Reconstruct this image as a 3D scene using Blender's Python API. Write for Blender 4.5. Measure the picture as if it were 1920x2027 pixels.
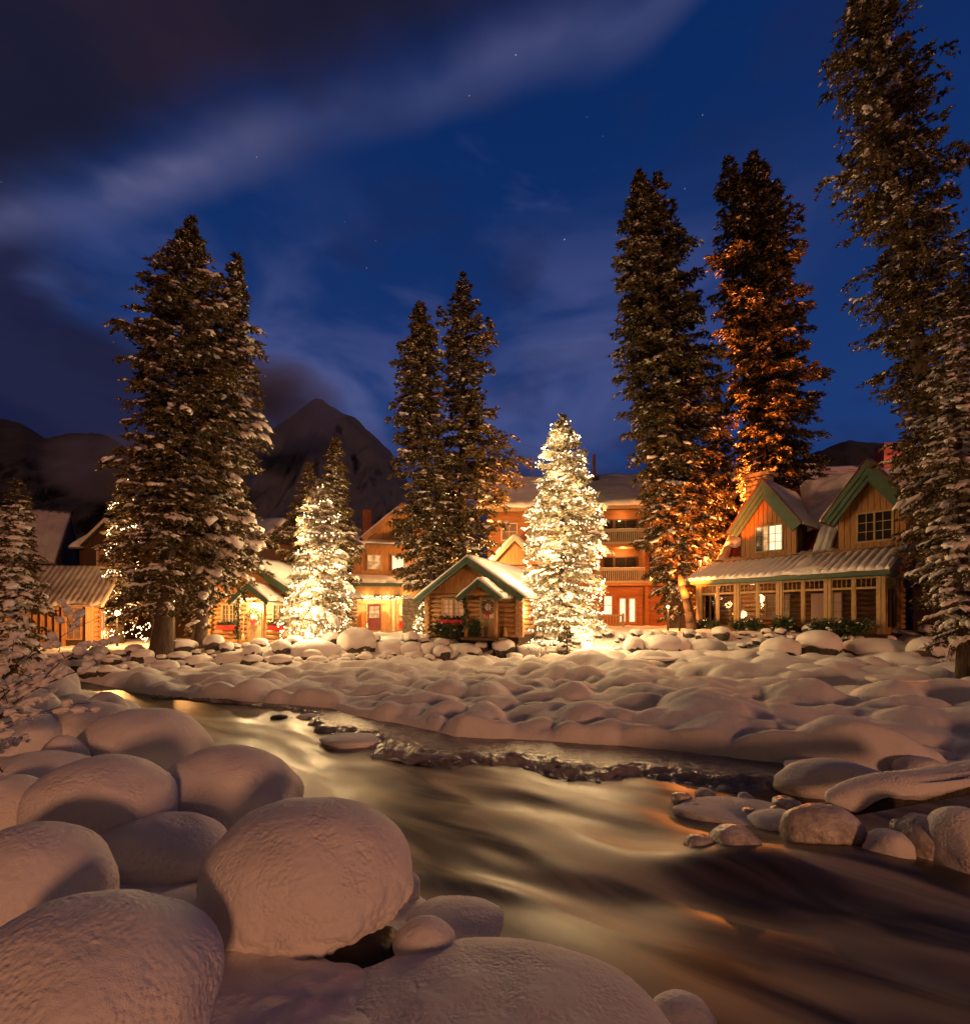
import bpy, math, random
import numpy as np
from mathutils import Vector

for o in list(bpy.data.objects):
    bpy.data.objects.remove(o)
SC = bpy.context.scene
COL = SC.collection

# ------------------------------------------------------------------ camera
EYE = 2.2
cam_d = bpy.data.cameras.new("camera")
cam = bpy.data.objects.new("camera", cam_d)
COL.objects.link(cam)
cam.location = (0, 0, EYE)
cam.rotation_euler = (math.radians(90), 0, 0)
cam_d.sensor_fit = 'HORIZONTAL'
cam_d.sensor_width = 36.0
cam_d.lens = 18.75
cam_d.shift_y = 212.5 / 1920
cam_d.clip_start = 0.05
cam_d.clip_end = 12000
SC.camera = cam

SC.render.engine = 'CYCLES'
SC.cycles.use_denoising = True
SC.cycles.max_bounces = 6
SC.cycles.diffuse_bounces = 3
SC.cycles.glossy_bounces = 3
SC.cycles.transmission_bounces = 4
SC.cycles.transparent_max_bounces = 12
SC.cycles.caustics_reflective = False
SC.cycles.caustics_refractive = False
SC.cycles.sample_clamp_indirect = 4.0
SC.view_settings.view_transform = 'Standard'
SC.view_settings.look = 'None'
SC.view_settings.exposure = 0.0
SC.view_settings.gamma = 1.0

# ------------------------------------------------------------------ sky
def NT(nt):
    def n(kind, **kw):
        nd = nt.nodes.new(kind)
        for k, v in kw.items():
            if k.startswith('i_'):
                nd.inputs[k[2:].replace('_', ' ')].default_value = v
            elif isinstance(k, str) and k.startswith('in'):
                nd.inputs[int(k[2:])].default_value = v
            else:
                setattr(nd, k, v)
        return nd
    return n

def build_world():
    w = bpy.data.worlds.new("World")
    SC.world = w
    w.use_nodes = True
    nt = w.node_tree
    nt.nodes.clear()
    L = nt.links.new
    n = NT(nt)
    out = n('ShaderNodeOutputWorld')
    bg = n('ShaderNodeBackground')
    bg.inputs[1].default_value = 1.0
    L(bg.outputs[0], out.inputs[0])
    tc = n('ShaderNodeTexCoord')
    sep = n('ShaderNodeSeparateXYZ')
    L(tc.outputs['Generated'], sep.inputs[0])

    def m(op, a, b=None, c=None, clamp=False):
        nd = nt.nodes.new('ShaderNodeMath')
        nd.operation = op
        nd.use_clamp = clamp
        for i, v in enumerate((a, b, c)):
            if v is None:
                continue
            if isinstance(v, (int, float)):
                nd.inputs[i].default_value = v
            else:
                L(v, nd.inputs[i])
        return nd.outputs[0]

    def ss(v, lo, hi):
        nd = nt.nodes.new('ShaderNodeMapRange')
        nd.interpolation_type = 'SMOOTHSTEP'
        nd.inputs['From Min'].default_value = lo
        nd.inputs['From Max'].default_value = hi
        nd.inputs['To Min'].default_value = 0
        nd.inputs['To Max'].default_value = 1
        L(v, nd.inputs['Value'])
        return nd.outputs[0]

    def noise(vec, scale, detail, rough, dist=0.0):
        nd = n('ShaderNodeTexNoise')
        nd.inputs['Scale'].default_value = scale
        nd.inputs['Detail'].default_value = detail
        nd.inputs['Roughness'].default_value = rough
        nd.inputs['Distortion'].default_value = dist
        L(vec, nd.inputs['Vector'])
        return nd.outputs[0]

    def mix(f, a, b):
        nd = nt.nodes.new('ShaderNodeMix')
        nd.data_type = 'RGBA'
        for i, v in ((0, f), (6, a), (7, b)):
            if isinstance(v, tuple):
                nd.inputs[i].default_value = (*v, 1)
            elif isinstance(v, (int, float)):
                nd.inputs[i].default_value = v
            else:
                L(v, nd.inputs[i])
        return nd.outputs[2]

    X, Y, Z = sep.outputs
    zc = m('MAXIMUM', Z, 0.03)
    # cloud layer plane above the valley
    cx = m('DIVIDE', X, m('ADD', zc, 0.0))
    cy = m('DIVIDE', Y, m('ADD', zc, 0.0))
    comb = n('ShaderNodeCombineXYZ')
    L(cx, comb.inputs[0]); L(cy, comb.inputs[1])
    plane = comb.outputs[0]
    # direction stretched sideways, for the far banks low over the mountains
    comb2 = n('ShaderNodeCombineXYZ')
    L(X, comb2.inputs[0]); L(m('MULTIPLY', Y, 1.0), comb2.inputs[1]); L(m('MULTIPLY', Z, 2.6), comb2.inputs[2])
    dirv = comb2.outputs[0]

    n1 = noise(plane, 1.3, 4, 0.5, 0.3)
    n2 = noise(plane, 3.6, 3, 0.5, 0.2)
    n3 = noise(dirv, 2.6, 4, 0.52, 0.6)
    n4 = noise(dirv, 6.0, 3, 0.5, 0.5)
    # clear blue, paler towards the lower sky
    el = ss(Z, 0.0, 0.8)
    blue = mix(el, (0.017, 0.052, 0.205), (0.0032, 0.022, 0.112))
    # soft lilac veils in the lower half of the sky, centred over the lodge
    veil = m('MULTIPLY', ss(n3, 0.36, 0.62), m('SUBTRACT', 1.0, ss(Z, 0.44, 0.68)))
    veil = m('MULTIPLY', veil, m('SUBTRACT', 1.0, ss(cx, 0.35, 1.1)))
    c = mix(m('MULTIPLY', veil, 0.9), blue, (0.074, 0.092, 0.245))
    n5 = noise(dirv, 3.6, 4, 0.55, 0.35)
    wisps = m('MULTIPLY', ss(n5, 0.50, 0.74), m('SUBTRACT', 1.0, ss(cx, 0.3, 0.9)))
    c = mix(m('MULTIPLY', wisps, 0.55), c, (0.016, 0.018, 0.062))
    pale = m('MULTIPLY', m('SUBTRACT', 1.0, ss(n5, 0.30, 0.46)), m('SUBTRACT', 1.0, ss(cx, 0.2, 0.9)))
    c = mix(m('MULTIPLY', pale, 0.45), c, (0.060, 0.075, 0.225))
    # dark bank low over the mountains
    low = m('ADD', m('MULTIPLY', n3, 0.34), m('MULTIPLY', n4, 0.24))
    hgt = m('SUBTRACT', low, m('MULTIPLY', Z, 1.0))
    side = m('MULTIPLY', m('SUBTRACT', 1.0, ss(X, -0.72, -0.28)), 0.30)
    hgt = m('ADD', hgt, side)
    bank = ss(hgt, -0.08, 0.13)
    c = mix(m('MULTIPLY', bank, 0.88), c, (0.0085, 0.0085, 0.030))
    # the big cloud deck whose edge crosses the picture
    q = m('ADD', cy, m('MULTIPLY', cx, 0.287))
    q = m('ADD', q, m('MULTIPLY', m('SUBTRACT', n1, 0.5), 0.18))
    q = m('ADD', q, m('MULTIPLY', m('SUBTRACT', n2, 0.5), 0.08))
    q = m('ADD', q, m('MULTIPLY', ss(cx, 0.2, 0.85), 0.55))
    edge = m('MULTIPLY', ss(q, 0.82, 0.92), m('SUBTRACT', 1.0, ss(q, 0.91, 1.03)))
    n0 = noise(plane, 0.9, 2, 0.5, 0.0)
    edge = m('MULTIPLY', edge, m('MULTIPLY', m('ADD', 0.45, m('MULTIPLY', ss(n2, 0.35, 0.65), 0.5)), m('ADD', 0.35, m('MULTIPLY', ss(n0, 0.40, 0.60), 0.75))))
    edge = m('MULTIPLY', edge, m('ADD', 0.75, m('MULTIPLY', m('SUBTRACT', 1.0, ss(cx, -1.1, -0.1)), 0.9)))
    c = mix(edge, c, (0.092, 0.098, 0.215))
    deck = m('SUBTRACT', 1.0, ss(q, 0.74, 0.92))
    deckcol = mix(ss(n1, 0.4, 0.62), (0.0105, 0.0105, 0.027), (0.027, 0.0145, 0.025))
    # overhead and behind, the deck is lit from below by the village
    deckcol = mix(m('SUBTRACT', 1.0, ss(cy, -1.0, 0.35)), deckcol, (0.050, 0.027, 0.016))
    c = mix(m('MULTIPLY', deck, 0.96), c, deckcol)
    # stars
    vo = n('ShaderNodeTexVoronoi')
    vo.inputs['Scale'].default_value = 48
    L(tc.outputs['Generated'], vo.inputs['Vector'])
    st = m('SUBTRACT', 1.0, ss(vo.outputs['Distance'], 0.018, 0.05))
    sepc = n('ShaderNodeSeparateColor')
    L(vo.outputs['Color'], sepc.inputs[0])
    st = m('MULTIPLY', st, m('POWER', ss(sepc.outputs[0], 0.62, 1.0), 2.0))
    st = m('MULTIPLY', st, m('SUBTRACT', 1.0, m('MAXIMUM', bank, deck)))
    st = m('MULTIPLY', st, 0.5)
    add = nt.nodes.new('ShaderNodeMix'); add.data_type = 'RGBA'; add.blend_type = 'ADD'
    add.inputs[0].default_value = 1.0
    L(c, add.inputs[6]); L(st, add.inputs[7])
    L(add.outputs[2], bg.inputs[0])
build_world()

# warm low light from behind the camera (night exposure)
sun_d = bpy.data.lights.new("sun", 'SUN')
sun = bpy.data.objects.new("sun", sun_d)
COL.objects.link(sun)
sun_d.energy = 1.05
sun_d.color = (1.0, 0.41, 0.20)
sun_d.angle = math.radians(7)
SUN_AZ, SUN_EL = math.radians(20), math.radians(6.5)
to_sun = Vector((math.sin(SUN_AZ) * math.cos(SUN_EL), -math.cos(SUN_AZ) * math.cos(SUN_EL), math.sin(SUN_EL)))
sun.rotation_euler = to_sun.to_track_quat('Z', 'Y').to_euler()

# ------------------------------------------------------------------ materials
def mat(name, col, rough=0.7, metal=0.0, noise=None, bump=None, spec=0.3, col2=None, stretch=None, emit=None, coord='Object'):
    """principled; noise=(scale, detail) mixes col to col2; bump=[(scale, detail, strength, distance)...]"""
    m = bpy.data.materials.new(name)
    m.use_nodes = True
    nt = m.node_tree
    n = NT(nt)
    L = nt.links.new
    b = nt.nodes['Principled BSDF']
    b.inputs['Base Color'].default_value = (*col, 1)
    b.inputs['Roughness'].default_value = rough
    b.inputs['Metallic'].default_value = metal
    b.inputs['Specular IOR Level'].default_value = spec
    vec = None
    if noise or bump:
        tc = n('ShaderNodeTexCoord')
        vec = tc.outputs[coord]
        if stretch:
            mp = n('ShaderNodeMapping')
            mp.inputs['Scale'].default_value = stretch
            L(vec, mp.inputs[0])
            vec = mp.outputs[0]
    if noise:
        t = n('ShaderNodeTexNoise')
        t.inputs['Scale'].default_value = noise[0]
        t.inputs['Detail'].default_value = noise[1]
        t.inputs['Roughness'].default_value = 0.6
        L(vec, t.inputs['Vector'])
        r = n('ShaderNodeMapRange')
        r.inputs['From Min'].default_value = 0.35
        r.inputs['From Max'].default_value = 0.65
        L(t.outputs[0], r.inputs[0])
        mx = n('ShaderNodeMix', data_type='RGBA')
        mx.inputs[6].default_value = (*col, 1)
        mx.inputs[7].default_value = (*(col2 or tuple(c * 0.55 for c in col)), 1)
        L(r.outputs[0], mx.inputs[0])
        L(mx.outputs[2], b.inputs['Base Color'])
    prev = None
    for (sc, de, stg, dist) in (bump or []):
        t = n('ShaderNodeTexNoise')
        t.inputs['Scale'].default_value = sc
        t.inputs['Detail'].default_value = de
        L(vec, t.inputs['Vector'])
        bp = n('ShaderNodeBump')
        bp.inputs['Strength'].default_value = stg
        bp.inputs['Distance'].default_value = dist
        L(t.outputs[0], bp.inputs['Height'])
        if prev:
            L(prev, bp.inputs['Normal'])
        prev = bp.outputs[0]
    if prev:
        L(prev, b.inputs['Normal'])
    if emit:
        b.inputs['Emission Color'].default_value = (*emit[0], 1)
        b.inputs['Emission Strength'].default_value = emit[1]
    return m

def snow_clumps_bump(m, scale, dist, strength, distance):
    """rounded powder clumps on top of the material's own relief"""
    nt = m.node_tree; n = NT(nt); b = nt.nodes['Principled BSDF']
    old = b.inputs['Normal'].links[0].from_socket if b.inputs['Normal'].links else None
    tc = n('ShaderNodeTexCoord'); v = n('ShaderNodeTexVoronoi', feature='SMOOTH_F1')
    v.inputs['Scale'].default_value = scale; v.inputs['Smoothness'].default_value = 0.7
    tn = n('ShaderNodeTexNoise'); tn.inputs['Scale'].default_value = 4.0; tn.inputs['Detail'].default_value = 4
    nt.links.new(tc.outputs['Object'], tn.inputs['Vector'])
    wv = n('ShaderNodeMix', data_type='VECTOR'); wv.inputs[0].default_value = 0.06
    nt.links.new(tc.outputs['Object'], wv.inputs[4]); nt.links.new(tn.outputs['Color'], wv.inputs[5])
    nt.links.new(wv.outputs[1], v.inputs['Vector']); nt.links.new(tc.outputs['Object'], tn.inputs['Vector'])
    r = n('ShaderNodeMapRange'); r.inputs['From Min'].default_value = 0.40; r.inputs['From Max'].default_value = 0.62
    nt.links.new(tn.outputs[0], r.inputs[0])
    mu = n('ShaderNodeMath', operation='MULTIPLY'); nt.links.new(v.outputs['Distance'], mu.inputs[0]); nt.links.new(r.outputs[0], mu.inputs[1])
    bp = n('ShaderNodeBump'); bp.invert = True; bp.inputs['Strength'].default_value = strength; bp.inputs['Distance'].default_value = distance
    nt.links.new(mu.outputs[0], bp.inputs['Height'])
    if old: nt.links.new(old, bp.inputs['Normal'])
    nt.links.new(bp.outputs[0], b.inputs['Normal'])

SNOW = (0.82, 0.77, 0.72)
M = {}
M['snow'] = mat('snow', SNOW, 0.75, spec=0.25, noise=(3.0, 4), col2=(0.75, 0.70, 0.66),
                bump=[(10, 6, 0.25, 0.03), (170, 3, 0.65, 0.006)])
snow_clumps_bump(M['snow'], 46, 0.0, 0.6, 0.018)
M['snow_far'] = mat('snow_far', SNOW, 0.8, spec=0.2, noise=(1.0, 4), col2=(0.73, 0.70, 0.69), bump=[(9, 5, 0.25, 0.05)])
M['ground'] = mat('snow_ground', SNOW, 0.8, spec=0.2, noise=(0.7, 5), col2=(0.72, 0.69, 0.68),
                  bump=[(11, 5, 0.3, 0.04), (60, 4, 0.4, 0.01)])
M['tree_snow'] = mat('tree_snow', (0.82, 0.78, 0.73), 0.8, spec=0.15)
M['rock'] = mat('rock', (0.10, 0.085, 0.07), 0.75, noise=(5, 8), col2=(0.035, 0.03, 0.026), bump=[(6, 8, 0.8, 0.08)])
M['needles'] = mat('needles', (0.050, 0.042, 0.015), 0.75, noise=(1.8, 4), col2=(0.155, 0.110, 0.050), spec=0.1)
M['frosted_needles'] = mat('frosted_needles', (0.13, 0.115, 0.055), 0.75, noise=(2.2, 4), col2=(0.38, 0.33, 0.24), spec=0.1)
M['bark'] = mat('bark', (0.10, 0.07, 0.05), 0.9, noise=(3, 6), col2=(0.045, 0.032, 0.024), stretch=(6, 6, 1), bump=[(5, 6, 0.9, 0.06)])
M['log'] = mat('log_wood', (0.44, 0.235, 0.09), 0.55, noise=(2.5, 6), col2=(0.20, 0.095, 0.036), stretch=(1, 7, 7), bump=[(4, 5, 0.4, 0.02)])
M['log_end'] = mat('log_end_wood', (0.46, 0.28, 0.13), 0.7, noise=(9, 4), col2=(0.30, 0.16, 0.07))
M['board'] = mat('board_wood', (0.42, 0.205, 0.065), 0.55, noise=(2.2, 6), col2=(0.24, 0.11, 0.038), stretch=(9, 9, 1.0), bump=[(5, 5, 0.3, 0.01)])
M['siding'] = mat('siding_wood', (0.36, 0.145, 0.042), 0.6, noise=(1.6, 6), col2=(0.21, 0.08, 0.024), stretch=(0.6, 1, 10), bump=[(3, 5, 0.6, 0.04)])
M['dark_wood'] = mat('dark_wood', (0.085, 0.042, 0.022), 0.65, noise=(2.0, 6), col2=(0.05, 0.026, 0.015), stretch=(9, 9, 1), bump=[(5, 5, 0.3, 0.02)])
M['backing'] = mat('board_gap', (0.05, 0.025, 0.012), 0.8)
M['trim'] = mat('pale_trim', (0.42, 0.30, 0.14), 0.55, noise=(3, 5), col2=(0.30, 0.19, 0.08), stretch=(6, 6, 1))
M['cream'] = mat('cream_paint', (0.55, 0.47, 0.36), 0.5)
M['green'] = mat('green_paint', (0.07, 0.115, 0.075), 0.45, noise=(4, 4), col2=(0.05, 0.088, 0.06))
M['rail'] = mat('grey_rail', (0.33, 0.30, 0.22), 0.6)
M['red_metal'] = mat('red_roof_metal', (0.20, 0.035, 0.025), 0.4, noise=(3, 4), col2=(0.13, 0.022, 0.018))
M['grey_roof'] = mat('grey_roof', (0.16, 0.13, 0.12), 0.7)
M['red_paint'] = mat('red_paint', (0.45, 0.018, 0.015), 0.45)
M['red_cloth'] = mat('red_ribbon', (0.50, 0.02, 0.025), 0.6)
M['greens'] = mat('evergreen_sprigs', (0.028, 0.05, 0.02), 0.7, noise=(30, 2), col2=(0.05, 0.07, 0.03))
M['dusted_roof'] = mat('dusted_roof', (0.20, 0.155, 0.14), 0.8, noise=(1.2, 5), col2=(0.30, 0.26, 0.24))
M['thin_snow'] = mat('thin_snow', (0.46, 0.42, 0.39), 0.8, noise=(1.2, 5), col2=(0.36, 0.32, 0.30))
M['straw'] = mat('straw', (0.50, 0.32, 0.13), 0.8)
M['stone'] = mat('wall_stone', (0.36, 0.28, 0.20), 0.8, noise=(3, 6), col2=(0.22, 0.16, 0.11), bump=[(8, 6, 0.5, 0.03)])
M['mortar'] = mat('mortar', (0.20, 0.155, 0.11), 0.9)
M['brick'] = mat('brick', (0.30, 0.11, 0.055), 0.8, noise=(4, 5), col2=(0.20, 0.07, 0.035))
M['metal'] = mat('dark_metal', (0.05, 0.045, 0.04), 0.45, metal=0.6)
M['interior'] = mat('warm_plaster', (0.55, 0.34, 0.18), 0.8)
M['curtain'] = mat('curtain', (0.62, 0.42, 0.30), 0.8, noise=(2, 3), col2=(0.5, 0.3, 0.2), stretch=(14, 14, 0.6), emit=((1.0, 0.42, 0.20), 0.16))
M['ice'] = mat('ice', (0.44, 0.38, 0.33), 0.2, spec=0.6, noise=(1.6, 7), col2=(0.14, 0.11, 0.08), bump=[(9, 8, 0.8, 0.05), (45, 5, 0.6, 0.015)])
M['ice_crust'] = mat('ice_crust', (0.70, 0.64, 0.58), 0.32, spec=0.6, noise=(5.0, 8), col2=(0.34, 0.28, 0.23), bump=[(14, 6, 0.7, 0.03), (70, 4, 0.5, 0.01)])
M['twig'] = mat('twig_bark', (0.045, 0.028, 0.02), 0.8)

def lit_pane(name, col, strength, col2=None):
    m = mat(name, (0.1, 0.06, 0.03), 0.2, emit=(col, strength))
    nt = m.node_tree; n = NT(nt); b = nt.nodes['Principled BSDF']
    tc = n('ShaderNodeTexCoord'); t = n('ShaderNodeTexNoise')
    t.inputs['Scale'].default_value = 2.6; t.inputs['Detail'].default_value = 2
    nt.links.new(tc.outputs['Object'], t.inputs['Vector'])
    r = n('ShaderNodeMapRange'); r.inputs['From Min'].default_value = 0.36; r.inputs['From Max'].default_value = 0.62
    nt.links.new(t.outputs[0], r.inputs[0])
    mx = n('ShaderNodeMix', data_type='RGBA')
    mx.inputs[6].default_value = (*(col2 or tuple(c * 0.35 for c in col)), 1); mx.inputs[7].default_value = (*col, 1)
    nt.links.new(r.outputs[0], mx.inputs[0]); nt.links.new(mx.outputs[2], b.inputs['Emission Color'])
    return m
M['pane_lit'] = lit_pane('lit_window_glass', (1.0, 0.52, 0.19), 0.95)
M['pane_bright'] = lit_pane('bright_window_glass', (1.0, 0.86, 0.58), 1.25, (1.0, 0.75, 0.42))
M['pane_dim'] = lit_pane('dim_window_glass', (0.8, 0.34, 0.13), 0.22)

def bulb_mat(name, col, strength):
    m = mat(name, (0.8, 0.7, 0.5), 0.4, emit=(col, strength))
    m.cycles.emission_sampling = 'NONE'
    return m
M['bulb'] = bulb_mat('glowing_bulb', (1.0, 0.72, 0.36), 9.0)
M['bulb_lamp'] = bulb_mat('glowing_lamp', (1.0, 0.72, 0.36), 22.0)
M['bulb_orange'] = bulb_mat('glowing_orange_lamp', (1.0, 0.42, 0.10), 18.0)

def glass_mat():
    m = bpy.data.materials.new('window_glass')
    m.use_nodes = True
    nt = m.node_tree; nt.nodes.clear(); n = NT(nt)
    out = n('ShaderNodeOutputMaterial'); tr = n('ShaderNodeBsdfTransparent'); gl = n('ShaderNodeBsdfGlossy')
    tr.inputs[0].default_value = (0.86, 0.84, 0.78, 1); gl.inputs['Roughness'].default_value = 0.03
    fr = n('ShaderNodeFresnel'); fr.inputs[0].default_value = 1.5
    mx = n('ShaderNodeMixShader')
    nt.links.new(fr.outputs[0], mx.inputs[0]); nt.links.new(tr.outputs[0], mx.inputs[1]); nt.links.new(gl.outputs[0], mx.inputs[2])
    nt.links.new(mx.outputs[0], out.inputs[0])
    return m
M['glass'] = glass_mat()
M['pane_dark'] = mat('dark_window_glass', (0.02, 0.016, 0.012), 0.08, spec=0.6)

def water_mat():
    m = bpy.data.materials.new('river_water')
    m.use_nodes = True
    nt = m.node_tree; n = NT(nt); L = nt.links.new
    b = nt.nodes['Principled BSDF']
    at = n('ShaderNodeAttribute'); at.attribute_name = 'flow'
    mp = n('ShaderNodeMapping'); mp.inputs['Scale'].default_value = (0.55, 2.1, 1)
    L(at.outputs['Vector'], mp.inputs[0])
    t = n('ShaderNodeTexNoise'); t.inputs['Scale'].default_value = 1.0; t.inputs['Detail'].default_value = 3
    t.inputs['Roughness'].default_value = 0.45; t.inputs['Distortion'].default_value = 0.8
    L(mp.outputs[0], t.inputs['Vector'])
    r = n('ShaderNodeMapRange'); r.interpolation_type = 'SMOOTHSTEP'
    r.inputs['From Min'].default_value = 0.34; r.inputs['From Max'].default_value = 0.72
    L(t.outputs[0], r.inputs[0])
    mx = n('ShaderNodeMix', data_type='RGBA')
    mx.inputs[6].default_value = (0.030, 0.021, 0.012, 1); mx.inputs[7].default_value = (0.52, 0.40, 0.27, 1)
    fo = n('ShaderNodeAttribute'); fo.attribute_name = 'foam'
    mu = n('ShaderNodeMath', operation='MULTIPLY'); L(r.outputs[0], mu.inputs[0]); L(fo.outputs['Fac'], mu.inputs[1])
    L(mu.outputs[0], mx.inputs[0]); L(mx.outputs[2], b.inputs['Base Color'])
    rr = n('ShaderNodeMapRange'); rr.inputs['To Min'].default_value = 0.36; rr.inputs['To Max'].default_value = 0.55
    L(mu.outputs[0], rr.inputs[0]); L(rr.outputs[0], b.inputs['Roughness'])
    b.inputs['Specular IOR Level'].default_value = 0.9
    b.inputs['IOR'].default_value = 1.33
    return m
M['water'] = water_mat()

# ------------------------------------------------------------------ helpers
def at(px, py, Y):
    """point seen at photo pixel (px, py) when it stands Y metres down the view"""
    return Vector(((px - 960) / 1000 * Y, Y, EYE + (1226 - py) / 1000 * Y))

def tag(o, label=None, cat=None, group=None, kind=None):
    if label: o['label'] = label
    if cat: o['category'] = cat
    if group: o['group'] = group
    if kind: o['kind'] = kind
    return o

def thing(name, label, cat, loc=(0, 0, 0), rz=0.0, group=None):
    o = bpy.data.objects.new(name, None)
    o.empty_display_size = 0.2
    COL.objects.link(o)
    o.location = loc
    o.rotation_euler = (0, 0, rz)
    return tag(o, label, cat, group)

def link(name, me, parent=None, loc=(0, 0, 0), rot=(0, 0, 0), kind=None):
    o = bpy.data.objects.new(name, me)
    COL.objects.link(o)
    if parent: o.parent = parent
    o.location = loc
    o.rotation_euler = rot
    if kind: o['kind'] = kind
    return o

def np_mesh(name, V, F, m, smooth=True):
    """V (n,3); F (k,3) or (k,4) int array"""
    me = bpy.data.meshes.new(name)
    V = np.ascontiguousarray(V, dtype=np.float32)
    F = np.ascontiguousarray(F, dtype=np.int32)
    k, w = F.shape
    me.vertices.add(len(V)); me.vertices.foreach_set('co', V.ravel())
    me.loops.add(k * w); me.loops.foreach_set('vertex_index', F.ravel())
    me.polygons.add(k)
    me.polygons.foreach_set('loop_start', np.arange(0, k * w, w, dtype=np.int32))
    me.polygons.foreach_set('loop_total', np.full(k, w, dtype=np.int32))
    me.polygons.foreach_set('use_smooth', np.full(k, smooth, dtype=bool))
    me.update(calc_edges=True)
    if m: me.materials.append(m)
    return me

class MB:
    def __init__(s):
        s.v = []; s.f = []
    def add(s, vs, fs):
        b = len(s.v); s.v += [tuple(v) for v in vs]; s.f += [tuple(i + b for i in f) for f in fs]; return s
    def box(s, x0, x1, y0, y1, z0, z1):
        return s.add([(x0, y0, z0), (x1, y0, z0), (x1, y1, z0), (x0, y1, z0), (x0, y0, z1), (x1, y0, z1), (x1, y1, z1), (x0, y1, z1)],
                     [(3, 2, 1, 0), (4, 5, 6, 7), (0, 1, 5, 4), (1, 2, 6, 5), (2, 3, 7, 6), (3, 0, 4, 7)])
    def beam(s, p0, p1, w, h, up=(0, 0, 1)):
        p0, p1, up = Vector(p0), Vector(p1), Vector(up)
        d = (p1 - p0).normalized(); a = d.cross(up).normalized() * (w / 2); b = a.cross(d).normalized() * (h / 2)
        q = []
        for p in (p0, p1):
            q += [p - a - b, p + a - b, p + a + b, p - a + b]
        return s.add(q, [(3, 2, 1, 0), (4, 5, 6, 7), (0, 1, 5, 4), (1, 2, 6, 5), (2, 3, 7, 6), (3, 0, 4, 7)])
    def tube(s, p0, p1, r0, r1=None, n=8):
        r1 = r0 if r1 is None else r1
        p0, p1 = Vector(p0), Vector(p1); d = (p1 - p0).normalized()
        a = d.orthogonal().normalized(); b = d.cross(a)
        q = []
        for p, r in ((p0, r0), (p1, r1)):
            for i in range(n):
                t = 2 * math.pi * i / n
                q.append(p + a * (r * math.cos(t)) + b * (r * math.sin(t)))
        fs = [(i, (i + 1) % n, n + (i + 1) % n, n + i) for i in range(n)] + [tuple(range(n - 1, -1, -1)), tuple(range(n, 2 * n))]
        return s.add(q, fs)
    def prism(s, pts, y0, y1):
        """polygon of (x, z) points extruded along y"""
        n = len(pts)
        q = [(x, y0, z) for x, z in pts] + [(x, y1, z) for x, z in pts]
        fs = [tuple(range(n)), tuple(range(2 * n - 1, n - 1, -1))] + [(i, n + i, n + (i + 1) % n, (i + 1) % n) for i in range(n)]
        return s.add(q, fs)
    def prism_x(s, pts, x0, x1):
        """polygon of (y, z) points extruded along x"""
        n = len(pts)
        q = [(x0, y, z) for y, z in pts] + [(x1, y, z) for y, z in pts]
        fs = [tuple(range(n)), tuple(range(2 * n - 1, n - 1, -1))] + [(i, n + i, n + (i + 1) % n, (i + 1) % n) for i in range(n)]
        return s.add(q, fs)
    def mesh(s, name, m, smooth=False):
        me = bpy.data.meshes.new(name)
        me.from_pydata(s.v, [], s.f)
        if smooth:
            me.polygons.foreach_set('use_smooth', np.ones(len(me.polygons), dtype=bool))
        me.materials.append(m)
        me.update()
        bm = __import__('bmesh').new(); bm.from_mesh(me); __import__('bmesh').ops.recalc_face_normals(bm, faces=bm.faces); bm.to_mesh(me); bm.free()
        return me
    def build(s, name, m, parent=None, smooth=False, kind=None, loc=(0, 0, 0)):
        return link(name, s.mesh(name, m, smooth), parent, loc=loc, kind=kind)

# value noise in numpy
def _h(ix, iy, iz, seed):
    with np.errstate(over='ignore'):
        h = (ix.astype(np.uint32) * np.uint32(374761393) + iy.astype(np.uint32) * np.uint32(668265263)
             + iz.astype(np.uint32) * np.uint32(2147483647) + np.uint32(seed * 974711 % 4294967291))
        h = (h ^ (h >> np.uint32(13))) * np.uint32(1274126177)
        h = (h ^ (h >> np.uint32(16))) * np.uint32(2246822519)
        h = h ^ (h >> np.uint32(15))
    return h.astype(np.float64) / 4294967295.0 * 2 - 1

def vnoise(P, f=1.0, seed=0):
    P = np.asarray(P, dtype=np.float64) * f + 1000.0
    I = np.floor(P).astype(np.int64); t = P - I; t = t * t * (3 - 2 * t)
    r = 0
    for dx in (0, 1):
        wx = t[:, 0] if dx else 1 - t[:, 0]
        for dy in (0, 1):
            wy = t[:, 1] if dy else 1 - t[:, 1]
            for dz in (0, 1):
                wz = t[:, 2] if dz else 1 - t[:, 2]
                r = r + wx * wy * wz * _h(I[:, 0] + dx, I[:, 1] + dy, I[:, 2] + dz, seed)
    return r

def fbm(P, f, octv, seed=0, gain=0.5):
    a, r = 1.0, 0
    for k in range(octv):
        r = r + a * vnoise(P, f * 2 ** k, seed + k * 17); a *= gain
    return r

_ico = {}
def ico(level):
    if level not in _ico:
        bmesh = __import__('bmesh')
        bm = bmesh.new(); bmesh.ops.create_icosphere(bm, subdivisions=level, radius=1.0)
        bm.verts.ensure_lookup_table()
        V = np.array([v.co[:] for v in bm.verts]); F = np.array([[v.index for v in f.verts] for f in bm.faces])
        bm.free(); _ico[level] = (V, F)
    return _ico[level]

def smooth(x, lo, hi):
    t = np.clip((x - lo) / (hi - lo), 0, 1)
    return t * t * (3 - 2 * t)

def spot(name, parent, loc, aim, power, col, radius=0.12, angle=100):
    d = bpy.data.lights.new(name, 'SPOT')
    d.energy = power; d.color = col; d.shadow_soft_size = radius; d.spot_size = math.radians(angle); d.spot_blend = 0.6
    o = bpy.data.objects.new(name, d)
    COL.objects.link(o)
    o.parent = parent; o.location = loc
    o.rotation_euler = (Vector(aim) - Vector(loc)).to_track_quat('-Z', 'Y').to_euler()
    return o

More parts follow.
